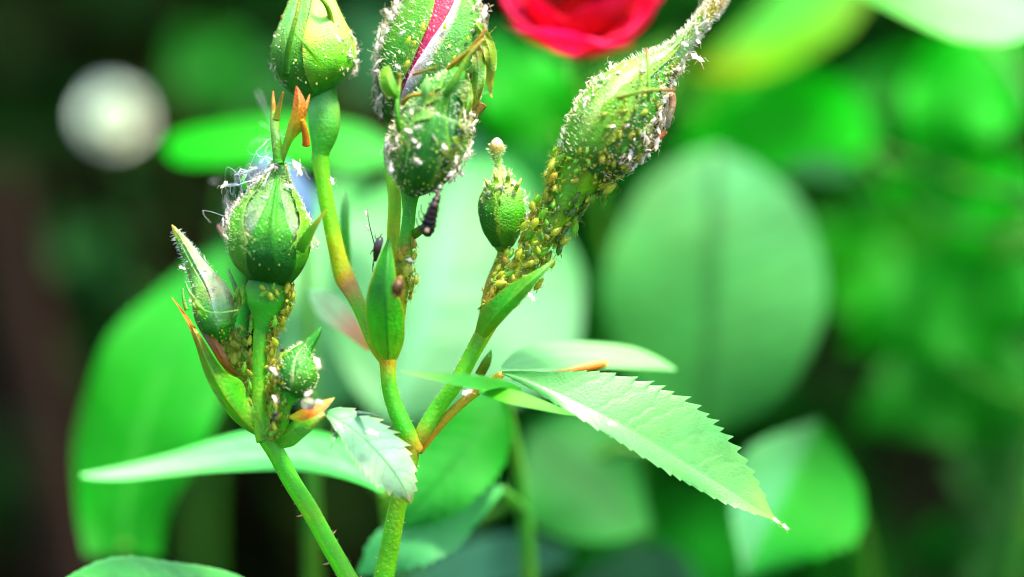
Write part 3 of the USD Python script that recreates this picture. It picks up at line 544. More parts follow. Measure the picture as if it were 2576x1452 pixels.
D = bud(s1, 'D', [(560, 852, 30, 5), (550, 820, 42, 4), (541, 785, 49, 3), (533, 752, 46, 3), (518, 716, 34, 3), (499, 682, 25, 3), (480, 648, 18, 2), (458, 608, 12, 1), (443, 585, 7, 0), (433, 566, 2, 0)],
    [(0, col(15, 125, 10)), (.25, col(50, 190, 5)), (.45, col(150, 220, 120)), (.7, col(120, 200, 80)), (.9, col(150, 190, 30)), (1, col(190, 150, 60))], 'small pale bud with a long slanting tip',
    [dict(u0=.15, u1=.98, phi0=.7, hw=[(0, .8), (.4, .7), (.8, .6), (1, .5)], lift=1.1, color=[(0, col(90, 225, 20)), (.3, col(215, 245, 190, .8)), (.75, col(200, 240, 150, .7)), (1, col(200, 180, 60))], edge=col(235, 248, 215, .8)),  # whitish stops paint in the lit upper right of the bud
     dict(u0=.1, u1=.9, phi0=-.8, hw=[(0, .8), (.4, .7), (.8, .5), (1, .3)], lift=1.08, color=[(0, col(40, 175, 5)), (.4, col(140, 225, 100, .65)), (1, col(120, 215, 50))], edge=EDGE),
     dict(u0=.1, u1=.9, phi0=2.4, hw=hw1, lift=1.05, color=side_c, edge=EDGE)],
    fuzz=420, fz=dict(u=(.2, .95), length=(6, 14), color=(.75, .85, .7)), glands=16, gl=dict(u=(.02, .2), phi=(-1, .8), color=col(190, 230, 60)), seed=31)
obj('sepal_tip', tail([(596, 760, 2), (592, 725, 2), (582, 700, 2), (574, 678, 3)], 8, 3, [(0, col(110, 205, 60)), (1, col(160, 230, 130))]), 'sepal_skin', D)
obj('sepal_tip', tail([(508, 780, -2), (490, 755, -3), (474, 730, -3), (466, 708, -3)], 6, 2, [(0, col(150, 220, 130)), (1, col(150, 210, 110))]), 'sepal_skin', D)
obj('sepal_tip', tail([(470, 780, 0), (462, 752, 0), (460, 725, 0)], 6, 2, [(0, col(110, 190, 60)), (1, col(150, 215, 110))]), 'sepal_skin', D)
for q in [[(520, 800, -3), (500, 775, -5), (486, 752, -5), (478, 738, -4)], [(585, 800, 0), (600, 775, 0), (602, 745, 0), (596, 722, 1)]]:
    obj('sepal_tip', leaf(q, [(0, 5), (.4, 8), (1, 1)], [(0, 5), (.4, 7), (1, 1)], .6, .4, [(0, col(80, 180, 20)), (.6, col(140, 215, 80)), (1, col(200, 190, 110))], wave=.5), 'sepal_skin', D)
obj('hair', tail([(502, 770, -5), (530, 786, -6), (565, 786, -6), (600, 780, -5)], 1.6, 1.0, col(150, 235, 90)), 'fuzz', D)

# ---- left shoot: small beaked bud on the right, its orange bract and the toothed leaflet in focus
stem(s1, 'E_stalk', [(690, 1105, 18, 0), (712, 1070, 14, -2), (717, 1030, 13, -3), (722, 1005, 22, -3), (728, 985, 34, -3)], [(0, col(55, 175, 15)), (.6, col(60, 160, 15)), (1, col(35, 145, 10))])
E = bud(s1, 'E', [(730, 992, 30, -3), (738, 968, 43, -3), (745, 940, 48, -3), (752, 915, 42, -3), (762, 890, 27, -3), (772, 874, 16, -3), (784, 858, 12, -3), (797, 840, 8, -3), (808, 824, 1.5, -3)],
    [(0, col(20, 130, 10)), (.4, col(45, 160, 20)), (.7, col(25, 145, 10)), (1, col(15, 130, 10))], 'small beaked green bud to the right of the upright stalk',
    [dict(u0=.03, u1=.97, phi0=.75, hw=[(0, .9), (.4, .7), (.7, .5), (1, .4)], lift=1.08, color=[(0, col(40, 150, 10)), (.4, col(70, 185, 25)), (.7, col(30, 155, 15)), (1, col(20, 140, 10))], edge=col(110, 205, 70), ridge=.08),
     dict(u0=.03, u1=.8, phi0=-.8, hw=[(0, .9), (.5, .6), (1, .3)], lift=1.06, color=[(0, col(25, 135, 10)), (1, col(60, 175, 40))], edge=EDGE),
     dict(u0=.03, u1=.8, phi0=2.6, hw=hw1, lift=1.05, color=side_c, edge=EDGE)], fuzz=420, fz=dict(u=(.05, .7), length=(5, 12)), seed=41)
obj('bract', leaf([(684, 1122, 0), (725, 1088, -3), (765, 1062, -5), (800, 1048, -5), (826, 1042, -4)], [(0, 6), (.3, 14), (.6, 18), (1, 6)], [(0, 8), (.3, 36), (.6, 30), (.85, 12), (1, 4)], 1.0, -.4, [(0, col(50, 170, 10)), (.6, col(60, 170, 10)), (.85, col(120, 160, 20)), (1, col(210, 130, 20))], vein=col(90, 190, 30), veins=3), 'stem_skin', s1, 'green bract under the beaked bud')
obj('bract', leaf([(728, 1050, -4), (760, 1046, -7), (795, 1032, -8), (818, 1018, -7), (842, 1000, -5)], [(0, 4), (.3, 16), (.6, 16), (1, 1)], [(0, 4), (.3, 14), (.6, 12), (1, 1)], .6, -.4, [(0, col(170, 190, 10)), (.4, col(235, 150, 0)), (.7, col(225, 130, 10)), (1, col(150, 160, 60))], vein=col(240, 190, 20), veins=4), 'sepal_skin', s1, 'orange bract with a drop on it')
leafw = [(0, col(85, 200, 100, .5)), (.25, col(135, 218, 155, .52)), (.6, col(172, 224, 182, .52)), (.9, col(150, 212, 155, .5)), (1, col(190, 190, 60))]  # pale stops paint the whitish gloss into the blade
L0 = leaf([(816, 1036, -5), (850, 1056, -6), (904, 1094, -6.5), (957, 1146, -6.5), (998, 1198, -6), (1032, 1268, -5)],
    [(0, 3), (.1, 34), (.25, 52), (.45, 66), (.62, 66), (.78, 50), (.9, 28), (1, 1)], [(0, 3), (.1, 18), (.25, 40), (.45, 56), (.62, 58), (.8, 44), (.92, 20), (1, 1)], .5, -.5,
    lambda S, T: paint(leafw, S, T) * np.where(T[..., None] < 0, 1.1, .85), edge=col(190, 215, 150), vein=col(80, 170, 90), n=260, m=61, teeth=13, depth=.22, veins=8, relief=.012, vfade=.3, wave=.6, seed=2)  # upper half kept lighter as part of the painted gloss
obj('leaf', L0, 'leaf_fine', s1, 'toothed leaflet with a pale sheen painted into it, on the right of the left shoot')
obj('stipule', tail([(834, 1056, -6), (835, 1085, -7), (832, 1110, -8)], 4, 1, col(150, 160, 110)), 'sepal_skin', s1)
obj('stipule', tail([(846, 1092, -6), (838, 1112, -8), (831, 1130, -8)], 6, 1, col(120, 190, 130)), 'sepal_skin', s1)
obj('stipule', tail([(900, 1040, -6), (930, 1042, -7), (958, 1043, -8)], 7, 1, col(110, 160, 120)), 'sepal_skin', s1)

# ---- right shoot: stem and fork
stem(s2, 'C_main', [(950, 1600, 27, 4), (966, 1450, 26, 4), (984, 1360, 24, 3), (1000, 1275, 23, 2), (1022, 1190, 24, 1), (1042, 1110, 15, 0)], [(0, col(70, 175, 8)), (.5, col(85, 190, 8)), (.9, col(110, 170, 15)), (1, col(170, 140, 20))])
root(s2, (950, 1595), 4, 27)
stem(s2, 'C_left', [(1044, 1135, 24, 1), (1022, 1090, 24, 0), (1000, 1040, 22, 0), (982, 985, 20, 0), (976, 930, 20, 0), (975, 890, 24, 0), (977, 850, 24, 0)], [(0, col(180, 150, 20)), (.2, col(60, 180, 10)), (.6, col(80, 185, 5)), (.8, col(150, 170, 10)), (1, col(110, 200, 10))])
stem(s2, 'C_right', [(1040, 1128, 13, 2), (1066, 1084, 20, 1), (1105, 1020, 20, 1), (1140, 975, 20, 0), (1180, 905, 20, 0), (1216, 838, 22, 0), (1245, 785, 26, 0)], [(0, col(190, 150, 30)), (.2, col(80, 185, 20)), (.7, col(80, 185, 5)), (.88, col(130, 160, 10)), (1, col(120, 160, 10))])
stem(s2, 'petiole', [(1050, 1132, 16, 3), (1100, 1075, 13, 2), (1155, 1020, 12, 1), (1208, 978, 12, 0), (1262, 942, 9, -2)], [(0, col(205, 130, 20)), (.5, col(190, 150, 10)), (1, col(180, 140, 20))], name='petiole')
# bud A: stalk on the left
stem(s2, 'A_stalk', [(968, 905, 16, 2), (945, 870, 17, 3), (918, 805, 18, 4), (888, 738, 21, 5), (868, 700, 26, 6), (848, 635, 21, 6), (832, 560, 20, 6), (815, 470, 19, 6), (806, 400, 22, 6), (807, 366, 21, 6)],
    [(0, col(130, 180, 20)), (.25, col(110, 195, 20)), (.35, col(205, 150, 80)), (.39, col(190, 165, 10)), (.45, col(165, 195, 0)), (.6, col(135, 210, 0)), (.8, col(110, 205, 0)), (1, col(70, 185, 20))], n=80)
pale_c = [(0, col(40, 155, 10)), (.3, col(90, 205, 50)), (.6, col(150, 230, 120)), (1, col(170, 230, 120))]
A = bud(s2, 'A', [(806, 240, 40, 6), (800, 222, 62, 6), (794, 190, 88, 6), (790, 152, 97, 6), (788, 112, 94, 6), (786, 66, 78, 6), (786, 20, 60, 6), (786, -20, 44, 6), (786, -70, 20, 6), (786, -110, 5, 6)],
    [(0, col(15, 130, 5)), (.3, col(70, 185, 20)), (.5, col(140, 215, 110)), (1, col(150, 220, 100))], 'plump pale green bud at the top left',
    [dict(u0=.02, u1=1, phi0=.55, hw=[(0, .8), (.35, .8), (.6, .62), (1, .3)], lift=1.08, color=[(0, col(50, 175, 2)), (.25, col(115, 225, 20, .65)), (.5, col(170, 240, 105, .7)), (1, col(180, 242, 120, .7))], edge=col(180, 235, 70), curl=.13, ridge=.08),
     dict(u0=.02, u1=1, phi0=-.75, hw=[(0, .85), (.35, .7), (.6, .5), (1, .3)], lift=1.05, color=[(0, col(30, 145, 2)), (.3, col(80, 190, 8)), (.55, col(150, 232, 110, .65)), (1, col(140, 220, 80, .6))], edge=col(140, 222, 30), curl=.12, ridge=.08),
     dict(u0=.02, u1=1, phi0=1.8, hw=hw1, lift=1.03, color=pale_c, edge=EDGE), dict(u0=.02, u1=1, phi0=-2.0, hw=hw1, lift=1.06, color=pale_c, edge=EDGE), dict(u0=.02, u1=1, phi0=3.1, hw=hw1, lift=1.04, color=pale_c, edge=EDGE)],
    fuzz=650, fz=dict(u=(.1, .8), length=(4, 10), color=(.7, .8, .65)), glands=18, gl=dict(u=(.05, .45), phi=(-1, 1), size=(1.5, 3)),
    receptacle=[(806, 396, 20, 6), (809, 372, 26, 6), (813, 348, 34, 6), (816, 310, 40, 6), (815, 275, 40, 6), (812, 246, 37, 6), (808, 228, 40, 6)], rc=[(0, col(60, 180, 20)), (.4, col(75, 180, 45)), (.75, col(110, 205, 90)), (1, col(30, 140, 20))], seed=51)
obj('sepal_tip', tail([(720, 190, -2), (724, 130, -4), (734, 84, -5), (748, 30, -5), (756, -15, -4)], 9, 4, [(0, col(30, 140, 5)), (.5, col(100, 195, 10)), (1, col(150, 160, 20))]), 'sepal_skin', A)
obj('sepal_tip', tail([(722, 75, 4), (714, 56, 4), (707, 38, 4)], 7, 2, [(0, col(190, 200, 110)), (1, col(170, 70, 40))]), 'sepal_skin', A)
obj('sepal_tip', tail([(834, 60, 2), (828, 30, 1), (815, 5, 0), (798, -8, 0)], 8, 4, col(130, 190, 0)), 'sepal_skin', A)
obj('sepal_tip', leaf([(812, 172, -3), (790, 140, -5), (765, 108, -6), (742, 84, -5)], [(0, 3), (.4, 7), (1, 2)], [(0, 3), (.4, 6), (1, 2)], .5, .5, col(120, 205, 20)), 'sepal_skin', A)

# the two buds in the top middle
stem(s2, 'C1_stalk', [(978, 870, 20, 3), (984, 760, 17, 4), (988, 660, 17, 4), (991, 560, 17, 4), (993, 500, 17, 4), (988, 430, 20, 5), (996, 350, 27, 6)], [(0, col(120, 195, 10)), (.4, col(170, 185, 0)), (.7, col(110, 200, 0)), (1, col(80, 180, 10))])
stem(s2, 'C2_stalk', [(990, 860, 24, 0), (1002, 760, 22, -1), (1012, 680, 24, -1), (1022, 600, 18, -1), (1029, 540, 17, -1), (1032, 490, 24, -1), (1040, 455, 40, -1)], [(0, col(110, 195, 5)), (.25, col(150, 175, 0)), (.45, col(140, 165, 10)), (.7, col(60, 175, 10)), (1, col(35, 145, 10))])
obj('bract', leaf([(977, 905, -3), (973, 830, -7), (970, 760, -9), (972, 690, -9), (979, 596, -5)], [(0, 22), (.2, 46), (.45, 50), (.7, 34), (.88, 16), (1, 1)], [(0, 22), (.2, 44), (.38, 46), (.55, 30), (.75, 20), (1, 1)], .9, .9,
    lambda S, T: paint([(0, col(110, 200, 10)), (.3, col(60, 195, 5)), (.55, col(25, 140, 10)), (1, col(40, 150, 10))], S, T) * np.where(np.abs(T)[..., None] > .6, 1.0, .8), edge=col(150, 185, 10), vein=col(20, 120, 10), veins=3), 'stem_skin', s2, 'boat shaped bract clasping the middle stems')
slit = [(0, col(240, 190, 225)), (.15, col(225, 60, 140)), (.5, col(215, 0, 80)), (1, col(225, 0, 110))]
C1 = bud(s2, 'C1', [(1004, 332, 34, 8), (1018, 300, 62, 8), (1040, 255, 90, 8), (1062, 205, 108, 8), (1080, 150, 114, 8), (1095, 90, 108, 8), (1108, 30, 92, 8), (1118, -30, 70, 8), (1128, -90, 40, 8), (1134, -130, 12, 8)],
    [(0, col(90, 130, 30)), (.35, col(205, 20, 90)), (.6, col(210, 0, 80)), (1, col(225, 20, 110))], 'opening bud showing a pink slit at the top of the picture',
    [dict(u0=.02, u1=.98, phi0=.30, hw=[(0, .7), (.3, .84), (.5, .78), (.7, .62), (1, .3)], lift=1.12, color=[(0, col(60, 130, 20)), (.4, col(80, 172, 55)), (.75, col(100, 200, 60)), (1, col(125, 212, 50))], edge=col(235, 200, 225, .8), ridge=.05, twist=.85),
     dict(u0=.02, u1=.98, phi0=-1.35, hw=[(0, .7), (.3, .78), (.6, .72), (.85, .5), (1, .2)], lift=1.10, color=[(0, col(30, 120, 10)), (.4, col(70, 180, 20)), (.75, col(110, 195, 40)), (1, col(150, 205, 30))], edge=col(130, 195, 30), ridge=.08, twist=.75),
     dict(u0=.02, u1=.96, phi0=1.9, hw=hw1, lift=1.14, color=[(0, col(60, 130, 10)), (.5, col(90, 160, 20)), (1, col(130, 150, 20))], edge=col(190, 200, 120), curl=.08, jag=.8),
     dict(u0=.02, u1=.96, phi0=-2.15, hw=hw1, lift=1.12, color=[(0, col(80, 140, 20)), (.5, col(130, 190, 90)), (1, col(150, 200, 80))], edge=EDGE, curl=.08, jag=.8),
     dict(u0=.02, u1=.96, phi0=2.9, hw=hw1, lift=1.1, color=pale_c, edge=EDGE)],
    fuzz=2200, fz=dict(u=(.05, .95), length=(6, 18), lift=1.12, color=(.8, .85, .7)), glands=20, gl=dict(u=(.1, .7), phi=(-1.4, 1.4), size=(2, 3.5), lift=1.15), seed=61)
for q, r0, r1, c_ in [([(1150, 175, -4), (1175, 135, -6), (1200, 105, -7), (1222, 72, -7)], 9, 4, [(0, col(110, 190, 20)), (.5, col(190, 180, 0)), (1, col(190, 110, 20))]),
                      ([(1100, 205, -4), (1130, 170, -6), (1165, 140, -7), (1205, 112, -8)], 7, 5, [(0, col(150, 160, 10)), (1, col(190, 160, 10))]),
                      ([(1040, 188, -6), (1070, 178, -8), (1100, 168, -9)], 4, 3, [(0, col(150, 140, 20)), (1, col(150, 170, 20))]),
                      ([(1012, 262, -6), (1040, 240, -8), (1072, 238, -8), (1100, 240, -8)], 6, 5, [(0, col(170, 170, 10)), (1, col(190, 150, 10))]),
                      ([(1215, 260, 0), (1195, 290, 0), (1170, 318, 0)], 12, 8, [(0, col(150, 120, 30)), (1, col(120, 150, 10))]),
                      ([(985, 250, 2), (965, 225, 2), (955, 190, 2)], 12, 5, [(0, col(120, 160, 60)), (1, col(180, 190, 140))])]:
    obj('sepal_tip', tail(q, r0, r1, c_), 'sepal_skin', C1)
for mid_, w_, c_ in [([(1196, 60, 2), (1222, 100, 1), (1234, 150, 1), (1232, 200, 2), (1238, 246, 3)], 17, [(0, col(110, 180, 20)), (.5, col(140, 175, 20)), (1, col(190, 195, 90))]),
                     ([(1190, 110, -1), (1204, 165, -2), (1200, 220, -2), (1188, 290, 0)], 19, [(0, col(130, 130, 10)), (.4, col(70, 150, 10)), (.8, col(110, 140, 10)), (1, col(150, 110, 30))]),
                     ([(1168, 190, -5), (1176, 240, -6), (1168, 300, -5), (1160, 330, -3)], 13, [(0, col(90, 160, 10)), (.5, col(80, 160, 15)), (1, col(170, 170, 60))])]:
    obj('sepal_tip', leaf(mid_, [(0, w_ * .6), (.4, w_), (.8, w_ * .6), (1, 1)], [(0, w_ * .5), (.4, w_ * .8), (.8, w_ * .5), (1, 1)], .8, .6, c_, edge=col(170, 190, 60), wave=1.2, seed=int(w_)), 'sepal_skin', C1)
r = np.random.default_rng(404)
for k in range(26):                                          # frayed brown and olive sepal fringes round the opening bud
    u_, f_ = r.uniform(.05, .62), r.choice([r.uniform(-1.9, -.9), r.uniform(.5, 2.0)])
    p, nrm, tt = SURF['C1'].at(u_, f_, 1.12); L = r.uniform(22, 60) * PX(0)
    dd = tt * r.uniform(.3, 1) + nrm * r.uniform(.2, .6) + np.cross(nrm, tt) * r.normal(0, .5); dd /= np.linalg.norm(dd)
    q = wires([p - nrm * .0003], [p + dd * L], r.uniform(2.5, 5.5) * PX(0), [col(150, 140, 15), col(120, 170, 20), col(170, 120, 30), col(190, 180, 110)][k % 4], .25, sides=6, seg=6, tip=.2)
    obj('sepal_fringe', q, 'sepal_skin', C1)
obj('sepal_tip', tail([(1006, 330, -8), (1000, 300, -9), (999, 262, -9), (1003, 225, -8), (1004, 185, -8)], 7, 5, [(0, col(60, 180, 10)), (.6, col(90, 175, 10)), (1, col(180, 150, 20))]), 'sepal_skin', C1)
obj('sepal_tip', leaf([(1003, 245, -9), (985, 225, -10), (975, 195, -10), (978, 165, -9)], [(0, 4), (.4, 22), (.8, 18), (1, 2)], [(0, 4), (.4, 18), (.8, 12), (1, 2)], .7, .7, [(0, col(60, 170, 5)), (1, col(150, 205, 20))]), 'sepal_skin', C1)
obj('sepal_tip', leaf([(1076, 255, -9), (1072, 235, -10), (1073, 212, -10), (1076, 192, -9)], [(0, 8), (.5, 12), (1, 3)], [(0, 8), (.5, 10), (1, 3)], .6, .6, col(120, 200, 90)), 'sepal_skin', C1)
C2 = bud(s2, 'C2', [(1036, 485, 24, -2), (1044, 458, 48, -3), (1054, 428, 72, -4), (1066, 394, 88, -4), (1078, 356, 91, -4), (1092, 316, 86, -4), (1106, 278, 74, -4), (1120, 245, 56, -5), (1138, 210, 36, -6), (1156, 176, 16, -6)],
    [(0, col(25, 130, 5)), (.3, col(0, 95, 5)), (.6, col(60, 140, 60)), (1, col(60, 170, 20))], 'dark green bud below the opening one, dotted with shed skins',
    [dict(u0=.02, u1=.98, phi0=-.05, hw=[(0, .8), (.3, .7), (.6, .4), (.85, .3), (1, .3)], lift=1.08, color=[(0, col(40, 150, 2)), (.3, col(8, 125, 2)), (.65, col(40, 165, 8)), (1, col(100, 200, 15))], ridge=.1, edge=col(130, 205, 50), jag=.4),
     dict(u0=.02, u1=.95, phi0=-1.15, hw=[(0, .7), (.4, .8), (.7, .9), (1, .4)], lift=1.05, color=[(0, col(60, 150, 5)), (.4, col(90, 185, 50)), (.7, col(90, 180, 80)), (1, col(90, 195, 30))], edge=col(150, 220, 70), curl=.16, jag=.9),
     dict(u0=.02, u1=.95, phi0=1.2, hw=hw1, lift=1.05, color=[(0, col(60, 140, 5)), (.5, col(90, 150, 20)), (1, col(130, 170, 20))], edge=col(150, 190, 50), curl=.2, jag=1.2),
     dict(u0=.02, u1=.95, phi0=2.7, hw=hw1, lift=1.05, color=side_c, edge=EDGE)],
    fuzz=1800, fz=dict(u=(.06, .95), length=(5, 15), color=(.8, .88, .6)), glands=70, gl=dict(u=(.08, .6), phi=(-1, 1), size=(1.5, 3.2), color=col(190, 225, 60)), seed=71)
obj('sepal_tip', tail([(1120, 240, -8), (1140, 208, -9), (1160, 172, -9), (1180, 140, -9), (1218, 98, -8)], 11, 4, [(0, col(60, 170, 10)), (.5, col(120, 190, 10)), (1, col(200, 150, 10))]), 'sepal_skin', C2)

# the small round bud
stem(s2, 'F_stalk', [(1218, 835, 20, 4), (1228, 775, 20, 5), (1240, 715, 19, 5), (1254, 672, 16, 5), (1264, 640, 14, 5), (1266, 618, 22, 5)], [(0, col(140, 170, 10)), (.4, col(160, 130, 10)), (.75, col(150, 140, 0)), (1, col(50, 140, 10))])
F = bud(s2, 'F', [(1266, 632, 16, 5), (1265, 606, 32, 5), (1264, 570, 48, 5), (1264, 530, 54, 5), (1264, 495, 50, 5), (1262, 466, 36, 5), (1259, 446, 20, 5), (1255, 428, 9, 5), (1251, 410, 8, 5), (1249, 392, 13, 5), (1249, 372, 19, 5), (1250, 354, 12, 5), (1250, 347, 3, 5)],
    [(0, col(60, 130, 5)), (.2, col(15, 130, 5)), (.4, col(40, 165, 10)), (.55, col(150, 190, 60)), (.65, col(160, 220, 110)), (.8, col(120, 195, 60)), (.92, col(190, 150, 80)), (1, col(240, 230, 215))], 'small round bud with a knobbed tip between the middle and right stems',
    [dict(u0=.04, u1=.66, phi0=.5, hw=[(0, .8), (.5, .75), (1, .3)], lift=1.06, color=[(0, col(80, 165, 2)), (.5, col(95, 212, 5)), (1, col(180, 228, 100))], edge=col(150, 220, 30), curl=.14, jag=.4),
     dict(u0=.04, u1=.66, phi0=-.9, hw=[(0, .8), (.5, .75), (1, .3)], lift=1.05, color=[(0, col(50, 140, 2)), (.5, col(45, 170, 5)), (1, col(160, 220, 100))], edge=col(130, 210, 30), curl=.14, jag=.4),
     dict(u0=.04, u1=.66, phi0=2.4, hw=hw1, lift=1.05, color=side_c, edge=EDGE)], fuzz=350, fz=dict(u=(.3, .95), length=(4, 9)), seed=81)
for dx, dy, x0, y0 in [(-16, -30, 1234, 478), (18, -34, 1294, 482), (6, -40, 1276, 462), (-8, -36, 1250, 462)]:
    obj('sepal_tip', leaf([(x0, y0, 2), (x0 + dx * .6, y0 + dy * .6, 1), (x0 + dx, y0 + dy, 2)], [(0, 6), (.5, 5), (1, 1)], [(0, 6), (.5, 5), (1, 1)], .6, .6, [(0, col(130, 205, 40)), (1, col(190, 180, 100))]), 'sepal_skin', F)
# the long right bud on its crowded stalk
stem(s2, 'G_stalk', [(1236, 800, 22, 0), (1268, 752, 24, 0), (1304, 700, 26, 0), (1344, 632, 29, 0), (1382, 570, 33, 0), (1416, 510, 42, 0), (1446, 458, 56, 0), (1472, 416, 70, 0)], [(0, col(150, 150, 10)), (.3, col(155, 180, 5)), (.6, col(115, 180, 5)), (1, col(80, 160, 5))], n=80, sides=26)
up_c = [(0, col(70, 180, 40)), (.25, col(160, 230, 120, .65)), (.55, col(230, 245, 205, .75)), (.8, col(190, 235, 165, .65)), (1, col(110, 210, 60))]  # whitened stops paint in the light on the upper side
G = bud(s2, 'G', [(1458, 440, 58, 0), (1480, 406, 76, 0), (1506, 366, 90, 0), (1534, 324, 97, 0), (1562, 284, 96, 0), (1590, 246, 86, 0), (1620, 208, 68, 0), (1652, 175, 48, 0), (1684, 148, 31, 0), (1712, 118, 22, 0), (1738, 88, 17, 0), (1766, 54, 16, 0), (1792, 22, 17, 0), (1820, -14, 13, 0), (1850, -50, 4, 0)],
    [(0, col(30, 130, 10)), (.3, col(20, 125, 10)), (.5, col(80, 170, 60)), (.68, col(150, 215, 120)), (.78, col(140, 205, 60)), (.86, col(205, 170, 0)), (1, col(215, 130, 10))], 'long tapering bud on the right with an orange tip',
    [dict(u0=.03, u1=.8, phi0=-1.05, hw=[(0, .5), (.2, .75), (.45, .95), (.7, .85), (1, .6)], lift=1.08, color=lambda S, T: paint([(0, col(90, 185, 8)), (.3, col(120, 212, 35)), (.6, col(150, 226, 70)), (1, col(130, 215, 40))], S, T) + (np.exp(-((T + .15) / .5) ** 2) * np.clip(np.sin(np.pi * np.clip(S * 1.15 - .12, 0, 1)), 0, 1) * (.35 + .65 * meshkit.noise(np.stack([S * 26, T * 5, 0 * S], -1), 4)))[..., None] * np.array([.42, .36, .36]), edge=col(150, 215, 70), ridge=.05, curl=.05, jag=.35),  # whitish upper face: its lit side is painted into the sepal colour
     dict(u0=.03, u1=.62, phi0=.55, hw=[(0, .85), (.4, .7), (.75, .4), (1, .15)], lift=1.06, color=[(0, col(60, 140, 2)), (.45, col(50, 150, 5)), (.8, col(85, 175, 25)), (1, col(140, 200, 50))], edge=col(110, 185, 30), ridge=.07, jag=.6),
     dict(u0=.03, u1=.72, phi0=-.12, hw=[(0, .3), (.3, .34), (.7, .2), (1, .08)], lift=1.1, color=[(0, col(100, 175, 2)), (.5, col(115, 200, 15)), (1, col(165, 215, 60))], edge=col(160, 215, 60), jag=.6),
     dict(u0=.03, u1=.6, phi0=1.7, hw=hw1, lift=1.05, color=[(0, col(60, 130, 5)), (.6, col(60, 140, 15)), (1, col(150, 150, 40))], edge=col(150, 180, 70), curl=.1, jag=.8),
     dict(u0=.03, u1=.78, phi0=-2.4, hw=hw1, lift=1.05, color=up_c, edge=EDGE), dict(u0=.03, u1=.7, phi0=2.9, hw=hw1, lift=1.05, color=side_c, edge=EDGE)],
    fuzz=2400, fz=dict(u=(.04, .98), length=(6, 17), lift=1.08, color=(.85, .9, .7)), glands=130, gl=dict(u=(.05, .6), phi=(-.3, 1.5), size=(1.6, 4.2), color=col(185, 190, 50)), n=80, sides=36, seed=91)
for q, r0, r1, c_ in [([(1552, 246, -9), (1585, 238, -10), (1625, 228, -10), (1665, 226, -9), (1698, 228, -8)], 5, 4, [(0, col(150, 190, 40)), (.7, col(160, 170, 10)), (1, col(170, 80, 50))]),
                      ([(1632, 255, -9), (1632, 215, -9), (1631, 180, -8), (1628, 145, -6), (1626, 122, -4)], 5, 3, [(0, col(90, 180, 30)), (.7, col(130, 190, 30)), (1, col(180, 70, 10))]),
                      ([(1612, 158, 0), (1622, 144, 0), (1629, 126, 0)], 10, 2, [(0, col(200, 190, 140)), (1, col(190, 80, 10))]),
                      ([(1545, 176, 2), (1556, 164, 2), (1566, 155, 2)], 5, 2, [(0, col(170, 170, 20)), (1, col(200, 170, 0))]),
                      ([(1688, 236, -3), (1692, 262, -3), (1685, 292, -3), (1678, 320, -2)], 10, 7, [(0, col(170, 120, 70)), (1, col(190, 190, 150))]),
                      ([(1672, 330, -2), (1655, 352, -2), (1632, 376, -1), (1612, 392, 0)], 9, 5, [(0, col(180, 120, 50)), (1, col(210, 150, 110))])]:
    obj('sepal_tip', tail(q, r0, r1, c_), 'sepal_skin', G)
obj('bract', leaf([(1208, 850, -1), (1240, 800, -5), (1290, 748, -7), (1345, 698, -7), (1402, 648, -4)], [(0, 14), (.25, 34), (.5, 30), (.75, 14), (1, 1)], [(0, 12), (.25, 24), (.5, 22), (.75, 12), (1, 1)], .8, .4, [(0, col(110, 165, 10)), (.35, col(40, 160, 5)), (.8, col(60, 150, 10)), (1, col(120, 120, 20))], edge=col(110, 170, 10), vein=col(90, 190, 15), veins=3), 'stem_skin', s2, 'long narrow bract on the right stem')
# leaves of the right shoot
obj('stipule', leaf([(1205, 945, -2), (1216, 925, -4), (1226, 905, -5), (1236, 880, -5)], [(0, 12), (.4, 12), (1, 1)], [(0, 12), (.4, 13), (1, 1)], .6, .6, [(0, col(120, 150, 10)), (1, col(20, 120, 10))]), 'stem_skin', s2)
obj('leaf', leaf([(1310, 984, -4), (1240, 968, -9), (1160, 956, -12), (1090, 947, -13), (1008, 934, -12)], [(0, 8), (.25, 18), (.5, 16), (.8, 6), (1, 1)], [(0, 8), (.25, 18), (.5, 15), (.8, 6), (1, 1)], 2.4, -2.0, [(0, col(60, 170, 60)), (.5, col(70, 190, 95)), (1, col(160, 225, 160))], edge=col(110, 215, 130)), 'leaf_fine', s2, 'narrow leaf crossing in front of the right stem')
obj('stipule', leaf([(1205, 985, -6), (1270, 992, -9), (1340, 1012, -9), (1400, 1032, -8), (1452, 1046, -6)], [(0, 6), (.3, 16), (.7, 12), (1, 1)], [(0, 6), (.3, 20), (.7, 10), (1, 1)], 1.4, -1.4, [(0, col(50, 180, 20)), (.4, col(90, 225, 0)), (1, col(70, 180, 20))]), 'leaf_fine', s2, 'lime green stipule')
obj('leaf', leaf([(1262, 938, -2), (1340, 962, -3), (1430, 1003, -4), (1563, 1070, -4), (1680, 1140, -3), (1800, 1215, -2), (1915, 1285, -1), (1975, 1326, 0)],
    [(0, 4), (.1, 30), (.3, 105), (.55, 140), (.75, 100), (.9, 34), (.95, 8), (1, 1)], [(0, 3), (.1, 18), (.3, 34), (.55, 42), (.75, 36), (.88, 20), (.95, 5), (1, 1)], .5, -.8,
    [(0, col(90, 210, 80, .34)), (.3, col(105, 225, 105, .34)), (.8, col(100, 220, 95, .34)), (1, col(150, 210, 60))], edge=col(115, 225, 110, .38), vein=col(120, 230, 112, .38), n=300, m=61, teeth=25, depth=.13, veins=12, relief=.007, vfade=.3, wave=.6, seed=5), 'leaf_fine', s2, 'long toothed light green leaf running down to the lower right')
